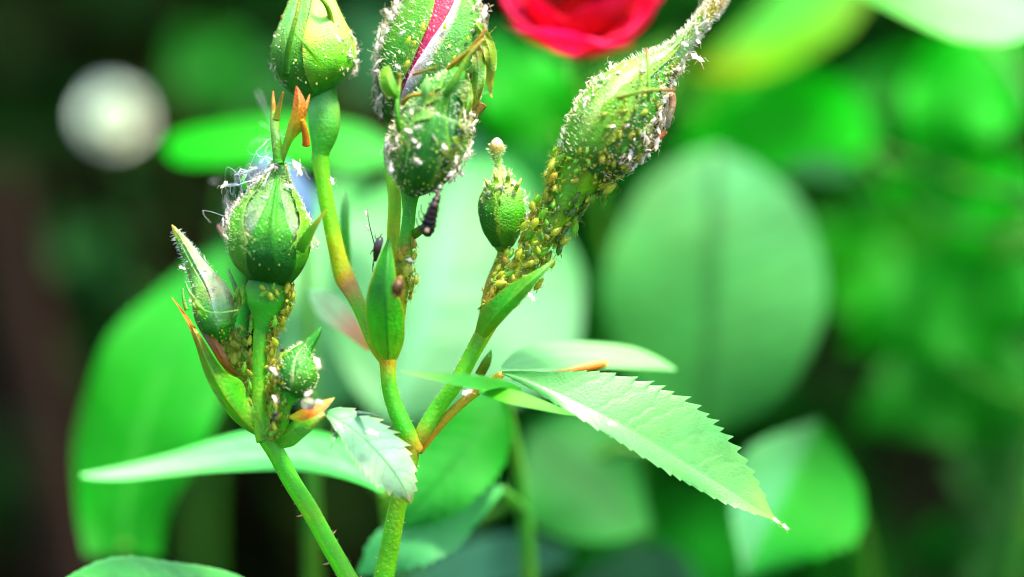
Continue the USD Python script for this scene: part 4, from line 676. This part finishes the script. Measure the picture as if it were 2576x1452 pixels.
obj('leaf', leaf([(1262, 925, 8), (1330, 902, 14), (1430, 893, 20), (1560, 900, 26), (1700, 930, 32)], [(0, 4), (.15, 30), (.4, 34), (.7, 32), (1, 2)], [(0, 4), (.15, 26), (.4, 34), (.7, 26), (1, 2)], 1.6, -1.2, col(125, 230, 130), vein=col(150, 240, 160)), 'leaf_pale', s2, 'pale level leaf behind the long toothed one')
obj('petiole', tail([(1290, 952, 12), (1370, 945, 12), (1450, 930, 14), (1525, 914, 16)], 5, 9, [(0, col(60, 150, 40)), (.3, col(200, 120, 10)), (1, col(190, 130, 20))]), 'stem_skin', s2)
obj('leaf', leaf([(930, 880, 18), (890, 840, 20), (840, 790, 22), (775, 730, 26)], [(0, 6), (.3, 16), (.7, 30), (1, 3)], [(0, 6), (.3, 26), (.7, 40), (1, 3)], .8, -.8, [(0, col(200, 150, 40, .7)), (.35, col(235, 185, 160, .7)), (.6, col(200, 245, 200, .7)), (1, col(150, 240, 170, .6))], vein=col(220, 190, 170)), 'leaf_pale', s2, 'small blurred pale leaf with a pinkish base')
obj('leaf', leaf([(880, 690, 14), (872, 640, 16), (868, 560, 18), (866, 480, 22)], [(0, 4), (.3, 14), (.7, 14), (1, 2)], [(0, 4), (.3, 12), (.7, 12), (1, 2)], .5, .5, [(0, col(110, 205, 20)), (.5, col(90, 215, 70)), (1, col(140, 205, 130))]), 'leaf_soft', s2, 'thin blurred bract beside the left bud stalk')
# ================================================================== aphids, shed skins and other small animals, each a thing of its own
def lathe_x(prof, sides=12, flat=.8):
    """prof: (x, radius, z of the centre)"""
    a = np.arange(sides) * 2 * np.pi / sides; n = len(prof); v = []
    for x, r, z in prof:
        v.append(np.stack([np.full(sides, x), r * np.cos(a), z + r * flat * np.sin(a)], 1))
    i, j = np.meshgrid(np.arange(n - 1), np.arange(sides), indexing='ij'); k = (j + 1) % sides
    q = np.stack([i * sides + j, i * sides + k, (i + 1) * sides + k, (i + 1) * sides + j], -1).reshape(-1, 4)
    return np.vstack(v), np.vstack([q[:, [0, 2, 1]], q[:, [0, 3, 2]]])
def legs_of(body_z=.16, spread=1.0, seed=0, thick=.018, droop=0.0):
    r = np.random.default_rng(seed); S, E = [], []
    for sx, fwd in ((.22, .55), (.08, .05), (-.02, -.6)):
        for sg in (-1, 1):
            a = np.array([sx, sg * .1, body_z]); k = np.array([sx + fwd * .32, sg * .30 * spread, body_z + .10 - droop]) + r.normal(0, .03, 3)
            e = np.array([sx + fwd * .75, sg * .46 * spread, 0.0]) + r.normal(0, .04, 3)
            S += [a, k]; E += [k, e]
    return np.array(S), np.array(E), thick
def aphid_parts(kind, seed):
    r = np.random.default_rng(seed); c = APHID[kind]
    body = [(-.52, .012, .20), (-.46, .05, .20), (-.38, .14, .20), (-.24, .225, .215), (-.08, .25, .22), (.08, .22, .21), (.2, .17, .20), (.29, .145, .20), (.37, .12, .20), (.44, .07, .19), (.47, .012, .18)]
    if kind == 'skin': body = [(x, rr * (.62 + .3 * math.sin(x * 14 + seed)), z * .8) for x, rr, z in body]
    v, f = lathe_x(body, 12, .78 if kind != 'skin' else .5)
    seg = 1 + .10 * np.sin(v[:, 0] * 44)
    v = v * np.stack([np.ones(len(v)), seg ** .5, np.ones(len(v))], 1)
    if kind == 'skin':
        v = v + .05 * (meshkit.noise(v * 9 + seed, seed)[:, None] - .5)
        v[:, 2] += .35 * v[:, 0] ** 2 * (seed % 3 - 1)
    shade = np.clip(1 + .18 * np.sin(v[:, 0] * 44), .75, 1.2)[:, None]
    col_b = np.where((v[:, :1] > .27), np.asarray(c[1]), np.asarray(c[0])) * shade
    S, E, th = legs_of(.17, 1.0 if kind != 'skin' else .8, seed, .017)
    lg = wires(S, E, th, c[2], .05, sides=4, seg=2, tip=.6)
    an = wires([[.42, .05, .24], [.42, -.05, .24]], [[-.05, .34, .55], [-.0, -.36, .52]], .012, c[2], .25, sides=4, seg=5, tip=.5)
    co = wires([[-.34, .12, .34], [-.34, -.12, .34]], [[-.58, .17, .42], [-.58, -.17, .42]], .025, c[2], .05, sides=5, seg=2, tip=.7)
    return (v, f, np.clip(col_b, 0, .85)), lg, join([an]), co
APHID = {'olive': (col(140, 158, 10), col(140, 148, 15), col(115, 110, 20)), 'green': (col(80, 175, 10), col(95, 170, 25), col(120, 140, 40)),
         'yellow': (col(158, 185, 22), col(150, 170, 25), col(140, 135, 40)), 'dark': (col(50, 95, 5), col(60, 80, 10), col(40, 60, 10)),
         'amber': (col(150, 130, 8), col(140, 112, 12), col(110, 80, 15)), 'skin': (col(245, 240, 222, .8), col(240, 228, 200, .8), col(232, 222, 195, .75))}
PROTO = {}
def place(kind, variant, p, n, heading, size, label, group, name, category):
    n = n / np.linalg.norm(n); x = heading - (heading @ n) * n; x /= np.linalg.norm(x); y = np.cross(n, x)
    m = np.eye(4); m[:3, 0], m[:3, 1], m[:3, 2], m[:3, 3] = x * size, y * size, n * size, p
    X = UsdGeom.Xform.Define(stage, fresh('/World', name)); X.MakeMatrixXform().Set(Gf.Matrix4d(*m.T.ravel().tolist()))
    t = X.GetPrim(); key = (kind, variant)
    if key in PROTO:
        t.GetReferences().AddInternalReference(PROTO[key]); t.SetInstanceable(True)
    else:
        b, lg, an, co = aphid_parts(kind, variant + 3)
        skin = kind == 'skin'; mat = 'husk' if skin else 'aphid_skin'
        bp = obj('body', b, mat, t); obj('legs', lg, mat, t, smooth=False)
        if not skin or variant % 2: obj('antennae', an, mat, t, smooth=False)
        if not skin: obj('tail_tubes', co, mat, t, smooth=False)
        PROTO[key] = t.GetPath()
    return say(t, label, category, group)
def colony(key, count, u, phi, kinds, size, label, group, seed, lift=1.05, up=.25, along=.8):
    """Animals standing on a stem or bud; size in view units."""
    r = np.random.default_rng(seed); T = SURF[key]; done = []
    tries = 0
    while len(done) < count and tries < count * 30:
        tries += 1
        a, b = r.uniform(*u), r.uniform(*phi)
        p, n, t = T.at(a, b, lift)
        s = r.uniform(*size) * PX(0)
        if any(np.linalg.norm(p - q) < .27 * (s + sz) for q, sz in done):
            if tries < count * 2 or r.random() < .5: continue
            p = p + n * s * r.uniform(.2, .5); p0 = p
            if any(np.linalg.norm(p0 - q) < .2 * (s + sz) for q, sz in done): continue
        done.append((p, s))
        kd = kinds[r.integers(len(kinds))]; skin = kd == 'skin'
        lo, hi = u; q = (a - lo) / max(hi - lo, 1e-6)
        high = 'low on' if q < .34 else ('halfway up' if q < .67 else 'high on')
        big = 'large' if s > (.35 * size[0] + .65 * size[1]) * PX(0) else ('small' if s < (.65 * size[0] + .35 * size[1]) * PX(0) else 'middling')
        tone = {'skin': 'cream', 'dark': 'dark green', 'amber': 'amber brown'}.get(kd, kd)
        what = 'shed skin' if skin else 'aphid'
        lab = f'{big} {tone} {what} {high} {label}'; grp = f'{big} {tone} {what}s {high} {group}'
        h = t * (1 if r.random() < along else -1) + np.cross(n, t) * r.normal(0, .6)
        nn = n + r.normal(0, .22, 3) + .0 * t; h = h + n * r.normal(.1, .3)
        if skin:
            nn = n + r.normal(0, .55, 3); h = r.normal(size=3)
        place(kd, int(r.integers(4)), p - nn * s * .02 + n * s * (up if skin and r.random() < .3 else 0), nn, h, s, lab, grp, 'shed_skin' if skin else 'aphid', 'shed skin' if skin else 'aphid')
OL = ['olive', 'olive', 'green', 'yellow', 'olive', 'amber']; OG = ['olive', 'green', 'green', 'olive', 'yellow', 'dark', 'amber']
colony('L_stalk', 56, (.25, 1.0), (.75, 2.3), OL, (22, 38), "the right side of the left upright stalk", "the right side of the left upright stalk", 1)
colony('L_stalk', 12, (.3, 1.0), (-2.0, -1.1), ['yellow', 'green', 'olive'], (20, 32), "the left side of the left upright stalk", "the left side of the left upright stalk", 2)
colony('E_stalk', 16, (.05, .9), (-1.9, -.4), OL, (22, 34), "the stalk of the small beaked bud", "the stalk of the small beaked bud", 3)
colony('B_hip', 26, (.05, .95), (.95, 2.0), OL, (22, 36), "the right of the swelling under the left bud", "the right of the swelling under the left bud", 4)
colony('B_hip', 5, (.72, .95), (-.35, .45), ['yellow', 'green'], (18, 26), "the front just under the left bud", "the front just under the left bud", 5)
colony('B_hip', 4, (.6, .95), (-1.8, -1.2), ['yellow', 'green'], (24, 36), "the left of the swelling under the left bud", "the left of the swelling under the left bud", 6)
colony('D_stalk', 24, (.25, 1.0), (-.3, 1.8), ['yellow', 'yellow', 'olive', 'green', 'amber'], (24, 38), "the stalk of the small slanting bud", "the stalk of the small slanting bud", 7)
colony('E', 12, (.0, .5), (-1.7, -.8), OL + ['green'], (18, 28), "the left flank of the small beaked bud", "the left flank of the small beaked bud", 8)
colony('C2_stalk', 14, (.25, .62), (-.6, 1.5), ['olive', 'yellow', 'amber', 'yellow'], (26, 40), "the stalk behind the boat shaped bract", "the stalk behind the boat shaped bract", 9)
colony('G_stalk', 50, (.12, .98), (-2.1, -.65), OG[:4] + ['amber', 'yellow', 'olive'], (28, 44), "the upper left side of the right stalk", "the upper left side of the right stalk", 10)
colony('G_stalk', 30, (.15, .98), (.95, 2.1), ['dark', 'green', 'dark', 'olive'], (28, 46), "the lower right side of the right stalk", "the lower right side of the right stalk", 11)
colony('G_stalk', 10, (.3, .95), (-.35, .8), ['green', 'olive', 'dark'], (26, 40), "the front of the right stalk", "the front of the right stalk", 12)
colony('G', 16, (.02, .30), (.1, 1.5), ['green', 'green', 'dark', 'olive'], (20, 32), "the base of the long right bud", "the base of the long right bud", 13, 1.08)
colony('F_stalk', 9, (.3, .95), (-.2, 1.7), ['olive', 'amber', 'yellow'], (24, 36), "the stalk of the small round bud", "the stalk of the small round bud", 14)
SK = ['skin']
colony('B', 20, (.35, .92), (-2.1, -1.2), SK, (18, 34), "the left edge of the left forked bud", "the left edge of the left forked bud", 21, 1.12)
colony('B', 14, (.25, .9), (1.15, 2.0), SK, (16, 30), "the right edge of the left forked bud", "the right edge of the left forked bud", 22, 1.12)
colony('A', 14, (.12, .5), (.6, 1.9), SK, (18, 30), "the right side of the plump top left bud", "the right side of the plump top left bud", 23, 1.12)
colony('A', 5, (.1, .5), (-1.9, -1.0), SK, (14, 22), "the left side of the plump top left bud", "the left side of the plump top left bud", 24, 1.1)
colony('C1', 36, (.05, .8), (-2.1, -1.0), SK, (22, 42), "the left edge of the opening pink bud", "the left edge of the opening pink bud", 25, 1.18)
colony('C1', 32, (.1, .8), (.8, 2.1), SK, (22, 44), "the right edge of the opening pink bud", "the right edge of the opening pink bud", 26, 1.2)
colony('C1', 14, (.1, .6), (-.8, .7), SK + ['yellow'], (16, 28), "the front of the opening pink bud", "the front of the opening pink bud", 27, 1.2)
colony('C2', 28, (.1, .75), (.7, 2.0), SK, (20, 38), "the right edge of the dark middle bud", "the right edge of the dark middle bud", 28, 1.12)
colony('C2', 12, (.12, .4), (-1.5, -.8), SK, (22, 36), "the lower left of the dark middle bud", "the lower left of the dark middle bud", 29, 1.12)
colony('C2', 10, (.2, .8), (-.8, .6), SK, (18, 32), "the front of the dark middle bud", "the front of the dark middle bud", 30, 1.14)
colony('G', 32, (.12, .62), (.75, 2.0), SK, (22, 44), "the lower right side of the long right bud", "the lower right side of the long right bud", 31, 1.14)
colony('G', 20, (.2, .7), (-1.8, -.8), SK, (16, 30), "the upper left side of the long right bud", "the upper left side of the long right bud", 32, 1.13)
colony('G', 14, (.66, .95), (-2.2, 2.2), SK, (22, 40), "the tapering tip of the long right bud", "the tapering tip of the long right bud", 33, 1.2)
colony('G', 9, (.15, .5), (-.4, .8), SK + ['yellow'], (16, 28), "the shaded front of the long right bud", "the shaded front of the long right bud", 34, 1.14)
colony('F', 12, (.5, .72), (-1.6, 1.6), SK, (18, 32), "the crown of the small round bud", "the crown of the small round bud", 35, 1.1)
colony('F', 5, (.2, .5), (1.0, 1.9), SK, (24, 36), "the right of the small round bud", "the right of the small round bud", 36, 1.12)
colony('D', 6, (.25, .7), (-1.6, 1.6), SK, (14, 24), "the small slanting bud", "the small slanting bud", 37, 1.14)
colony('C2_stalk', 4, (.4, .62), (.4, 1.5), SK, (24, 36), "the middle stalk below the black larva", "the middle stalk below the black larva", 38, 1.1)
def crumbs(spots, name, label, category, mat, kinds, seed):
    r = np.random.default_rng(seed); out = []
    bases = [aphid_parts(k, 40 + i) for i, k in enumerate(kinds)]
    for key, count, u, phi, size, lift in spots:
        T = SURF[key]
        for _ in range(count):
            p, n, t = T.at(r.uniform(*u), r.uniform(*phi), lift); s = r.uniform(*size) * PX(0)
            n = n + r.normal(0, .35, 3); n /= np.linalg.norm(n); h = t + np.cross(n, t) * r.normal(0, .8); x = h - (h @ n) * n; x /= np.linalg.norm(x); y = np.cross(n, x)
            b = bases[r.integers(len(bases))]; c = r.uniform(.7, 1.15)
            for v, f, cc in b[:2]:
                out.append((p + n * s * r.uniform(0, .25) + s * (v[:, :1] * x + v[:, 1:2] * y + v[:, 2:3] * n), f, cc * c * np.array([1, .97, .86])))
    q = obj(name, join(out), mat, None, label, category=category, kind='stuff')
crumbs([('L_stalk', 90, (.25, 1), (.7, 2.4), (10, 20), 1.15), ('B_hip', 50, (.05, .95), (.9, 2.1), (10, 18), 1.1), ('D_stalk', 60, (.2, 1), (-.8, 1.9), (10, 20), 1.08), ('E_stalk', 25, (.05, .95), (-2, .5), (9, 16), 1.1), ('E', 24, (0, .5), (-1.8, -.5), (8, 14), 1.1),
        ('G_stalk', 260, (.1, 1), (-2.1, 2.1), (11, 24), 1.04), ('G', 90, (.0, .42), (-.4, 1.9), (9, 20), 1.08), ('F_stalk', 24, (.2, 1), (-1, 1.9), (10, 18), 1.05), ('C2_stalk', 30, (.25, .62), (-1, 1.7), (10, 20), 1.05)],
       'young_aphids', 'crust of tiny young aphids packed between the larger ones on the crowded stalks', 'aphids', 'aphid_skin', ['olive', 'green', 'yellow', 'olive', 'dark'], 801)
crumbs([('C1', 95, (.03, .8), (.8, 2.2), (9, 22), 1.18), ('C1', 75, (.03, .8), (-2.2, -1.0), (9, 22), 1.16), ('C2', 55, (.05, .75), (.8, 2.1), (8, 18), 1.13), ('C2', 24, (.1, .45), (-1.6, -.7), (9, 18), 1.1), ('G', 110, (.08, .66), (.6, 2.1), (8, 20), 1.13), ('G', 60, (.15, .75), (-2, -.8), (8, 18), 1.12), ('G', 50, (.68, .96), (-2.4, 2.4), (9, 20), 1.25), ('A', 40, (.1, .5), (.7, 2), (7, 14), 1.1), ('B', 40, (.35, .95), (1.1, 2.1), (7, 14), 1.1), ('B', 50, (.35, .95), (-2.1, -1.1), (7, 15), 1.1), ('F', 24, (.48, .72), (-1.8, 1.8), (8, 15), 1.08)],
       'skin_crumbs', 'litter of tiny whitish skin crumbs sticking all along the edges of the buds', 'shed skins', 'husk', ['skin', 'skin', 'skin'], 802)
up_v = UP
for x, y, d, s, a, lb in [(747, 425, -6, 50, 1.2, 'large white shed skin hanging right of the forked sepal tips'), (798, 916, -10, 36, 1.3, 'cream shed skin on the right side of the small beaked bud'),
                          (688, 935, -10, 30, .9, 'white shed skin between the upright stalk and the beaked bud'), (691, 1006, -9, 26, 1.2, 'white shed skin low between the two left stalks'),
                          (935, 1090, -8.5, 34, .1, 'white shed skin lying on the toothed leaflet'), (1174, 989, -6, 34, -.5, 'white shed skin under the narrow crossing leaf'),
                          (1336, 750, -2, 30, 1.0, 'white shed skin hanging off the long bract'), (1355, 722, 2, 24, .4, 'small pale shed skin beside the long bract'),
                          (458, 676, 0, 22, .3, 'white shed skin left of the small slanting bud'), (1540, 1068, -7, 30, .1, 'pale shed skin on the long toothed leaf'),
                          (1952, 1312, -6, 22, .6, 'tiny pale shed skin under the tip of the long toothed leaf'), (1975, 1328, -6, 22, .8, 'tiny pale shed skin lowest beyond the tip of the long toothed leaf'),
                          (835, 458, 2, 26, 1.4, 'pale shed skin on the stalk of the plump top left bud'), (1752, 150, -2, 44, .5, 'large pale shed skin hanging right below the tip of the long right bud'),
                          (922, 540, 4, 22, 1.5, 'pale shed skin hanging on the feeler of the dark insect'), (924, 575, 4, 20, 1.5, 'pale shed skin lower on the feeler of the dark insect'),
                          (1190, 605, 60, 40, .3, 'white speck blurred on the big mint leaf')]:  # this last skin is added to stand in for a blurred highlight
    place('skin', len(lb) % 4, P(x, y, d), -FWD * .6 + UP * .3 + RIGHT * .2, RIGHT * math.cos(a) - UP * math.sin(a), s * PX(d), lb, None, 'shed_skin', 'shed skin')

# the dark spiny larva on the middle stem
lv = thing('larva', 'black spiny insect larva climbing right of the middle stem', 'larva', P(1082, 545, -6))
T = Tube([(1070, 592, 8, -6), (1074, 584, 15, -6), (1079, 566, 16, -7), (1084, 545, 14, -8), (1090, 524, 13, -9), (1097, 504, 10, -9), (1102, 490, 6, -8), (1096, 482, 3, -8), (1088, 483, 2, -8)], n=70, sides=16)
T.r = T.r * (1 + .14 * np.sin(T.u * 62))
dk = lambda U, F: paint([(0, col(8, 10, 10)), (.3, col(14, 12, 10)), (.45, col(50, 22, 14)), (.7, col(38, 20, 16)), (1, col(60, 40, 25))], U, F)
obj('body', T.mesh(dk), 'dark_shell', lv)
obj('spines', hairs(T, 90, length=(5, 11), u=(.15, .8), lift=1.0, radius=.9, color=(.012, .010, .008), seed=5), 'dark_shell', lv, smooth=False)
for (a, k, e) in [((1070, 580), (1052, 566), (1048, 548)), ((1074, 566), (1056, 548), (1054, 530)), ((1080, 550), (1062, 534), (1060, 515))]:
    obj('leg', tail([(*a, -7), (*k, -9), (*e, -7)], 3, 1.5, col(25, 20, 12)), 'dark_shell', lv)
obj('spot', (trimesh.creation.icosphere(2, 5 * PX(0)).vertices + P(1074, 580, -13), trimesh.creation.icosphere(2, 1).faces, col(240, 215, 180)), 'husk', lv)
tw = obj('sepal_tip', leaf([(1012, 610, 0), (1040, 590, -2), (1066, 570, -4), (1078, 556, -4)], [(0, 6), (.5, 11), (1, 3)], [(0, 8), (.5, 13), (1, 3)], .5, .5, [(0, col(90, 150, 10)), (1, col(60, 100, 20))]), 'sepal_skin', s2)

dkb = thing('dark_insect', 'blackish winged insect left of the boat shaped bract with a long feeler', 'insect', P(950, 618, -2))
T = Tube([(944, 656, 4, -4), (946, 640, 8, -5), (950, 622, 11, -6), (955, 606, 10, -6), (960, 597, 4, -6)], n=30, sides=14)
obj('body', T.mesh(lambda U, F: paint([(0, col(40, 30, 12)), (.5, col(50, 32, 16)), (.8, col(70, 65, 75)), (1, col(30, 24, 22))], U, F)), 'dark_shell', dkb)
obj('feeler', tail([(946, 632, -2), (938, 600, 0), (930, 568, 2), (925, 526, 4)], 1.8, .9, col(30, 60, 25)), 'dark_shell', dkb)
for a, e in [((946, 640), (940, 668)), ((944, 650), (938, 684)), ((950, 604), (944, 590)), ((958, 600), (962, 588)), ((944, 625), (932, 640))]:
    obj('leg', tail([(*a, -4), ((a[0] + e[0]) / 2 - 3, (a[1] + e[1]) / 2, -5), (*e, -3)], 1.8, 1.0, col(24, 22, 16)), 'dark_shell', dkb)
br = thing('brown_aphid', 'swollen brown dead aphid low on the right edge of the boat shaped bract', 'aphid', P(1000, 725, -10))
T = Tube([(996, 746, 5, -10), (997, 736, 12, -11), (1000, 722, 15, -12), (1004, 708, 11, -11), (1008, 698, 5, -10)], n=24, sides=16)
obj('body', T.mesh([(0, col(100, 66, 5, .35)), (.4, col(85, 48, 2, .3)), (.8, col(130, 90, 20, .35)), (1, col(165, 130, 50))]), 'aphid_skin', br)
for a, e in [((1008, 715), (1022, 726)), ((1008, 722), (1020, 740)), ((992, 738), (986, 750)), ((1000, 742), (990, 752)), ((1010, 706), (1020, 716))]:
    obj('leg', tail([(*a, -11), ((a[0] + e[0]) / 2 + 2, (a[1] + e[1]) / 2 - 2, -13), (*e, -10)], 1.8, 1.0, col(120, 90, 30)), 'dark_shell', br)
for x, y, r_, lb in [(692, 1042, 8, 'tiny black droplike mite, upper one of two between the left stalks'), (690, 1054, 6, 'tiny black droplike mite, lower one of two between the left stalks'), (709, 880, 7, 'small black mite beside the tip of the small beaked bud')]:
    mt = thing('mite', lb, 'mite', P(x, y, -9))
    obj('body', Tube([(x - 3, y + r_, 1.5, -9), (x - 2, y + r_ * .5, r_ * .55, -9), (x, y, r_ * .7, -9), (x + 2, y - r_ * .7, r_ * .4, -9), (x + 3, y - r_, 1, -9)], n=14, sides=10).mesh(col(10, 14, 6)), 'dark_shell', mt)
    obj('legs', wires(P(np.full(6, x), y + np.linspace(-4, 4, 6), np.full(6, -9)), P(x + np.array([-9, 9, -10, 10, -8, 8]), y + np.linspace(-7, 7, 6), np.full(6, -9)), .8 * PX(0), (.01, .012, .006), .1), 'dark_shell', mt, smooth=False)
# the drop on the orange bract, and the white threads over the left bud
dr = thing('droplet', 'pinkish sticky drop sitting on the orange bract of the left shoot', 'droplet', P(775, 1016, -9))
ic = trimesh.creation.icosphere(3, 1.0)
obj('drop', (P(776, 1016, -9) + ic.vertices * np.array([18, 15, 16]) * PX(0), ic.faces, None), 'droplet_look', dr)
for x, y, s, a, lb in [(776, 992, 26, .8, 'pale husk stuck on top of the drop'), (804, 1014, 24, -.5, 'pale husk stuck to the right of the drop')]:
    place('skin', 1, P(x, y, -12), -FWD * .7 + UP * .5, RIGHT * math.cos(a) + UP * math.sin(a), s * PX(0), lb, None, 'shed_skin', 'shed skin')
web = thing('web_tuft', 'tuft of white threads caught between the sepal tips above the left bud', 'web', P(640, 450, 0))
r = np.random.default_rng(77)
knots = np.array([(690, 420, 0), (640, 425, 4), (605, 425, 5), (565, 468, 4), (590, 440, 6), (668, 395, 2), (645, 380, 3), (672, 352, 2), (625, 495, 3), (580, 520, 5), (690, 500, -3), (655, 450, 0), (600, 465, 2), (575, 545, 4), (725, 470, 0), (690, 345, 0), (664, 480, -2), (636, 455, 2)], float)
for i, (a, b, w) in enumerate([(0, 1, 2.6), (1, 2, 1.6), (2, 4, 1.2), (12, 3, 3.0), (0, 5, 1.4), (5, 6, 1.6), (6, 7, 1.3), (0, 11, 3.2), (11, 12, 1.3), (8, 9, 1.2), (8, 10, 2.2), (9, 13, 1.2), (7, 15, 1.8), (11, 17, 2.4), (16, 0, 2.8), (17, 12, 1.5), (1, 4, 1.1), (0, 14, 1.2), (5, 0, 2.0)]):
    p, q = knots[a], knots[b]; m_ = (p + q) / 2 + r.normal(0, 5, 3)
    obj('thread', tail([tuple(p), tuple(m_), tuple(q)], w * .8, w * .4, (.72, .75, .8), n=10, sides=5), 'fuzz', web)
stp = knots[r.integers(0, len(knots), 70)] + r.normal(0, 12, (70, 3)); en = stp + r.normal(0, 20, (70, 3)) * np.array([1, 1, .5])
obj('wisps', wires(P(stp[:, 0], stp[:, 1], stp[:, 2]), P(en[:, 0], en[:, 1], en[:, 2]), .5 * PX(0), (.7, .74, .8), .2, seg=4), 'fuzz', web, smooth=False, kind='stuff')
for i, k in enumerate([0, 1, 3, 8, 11, 14]):
    x, y, d = knots[k]
    place('skin', i % 4, P(x, y, d - 2), -FWD * .7 + UP * .3 + RIGHT * r.normal(0, .4), RIGHT * r.normal() + UP * r.normal(), r.uniform(22, 34) * PX(0), 'white shed skin hanging in the threads above the left bud', 'shed skins caught in the white threads', 'shed_skin', 'shed skin')
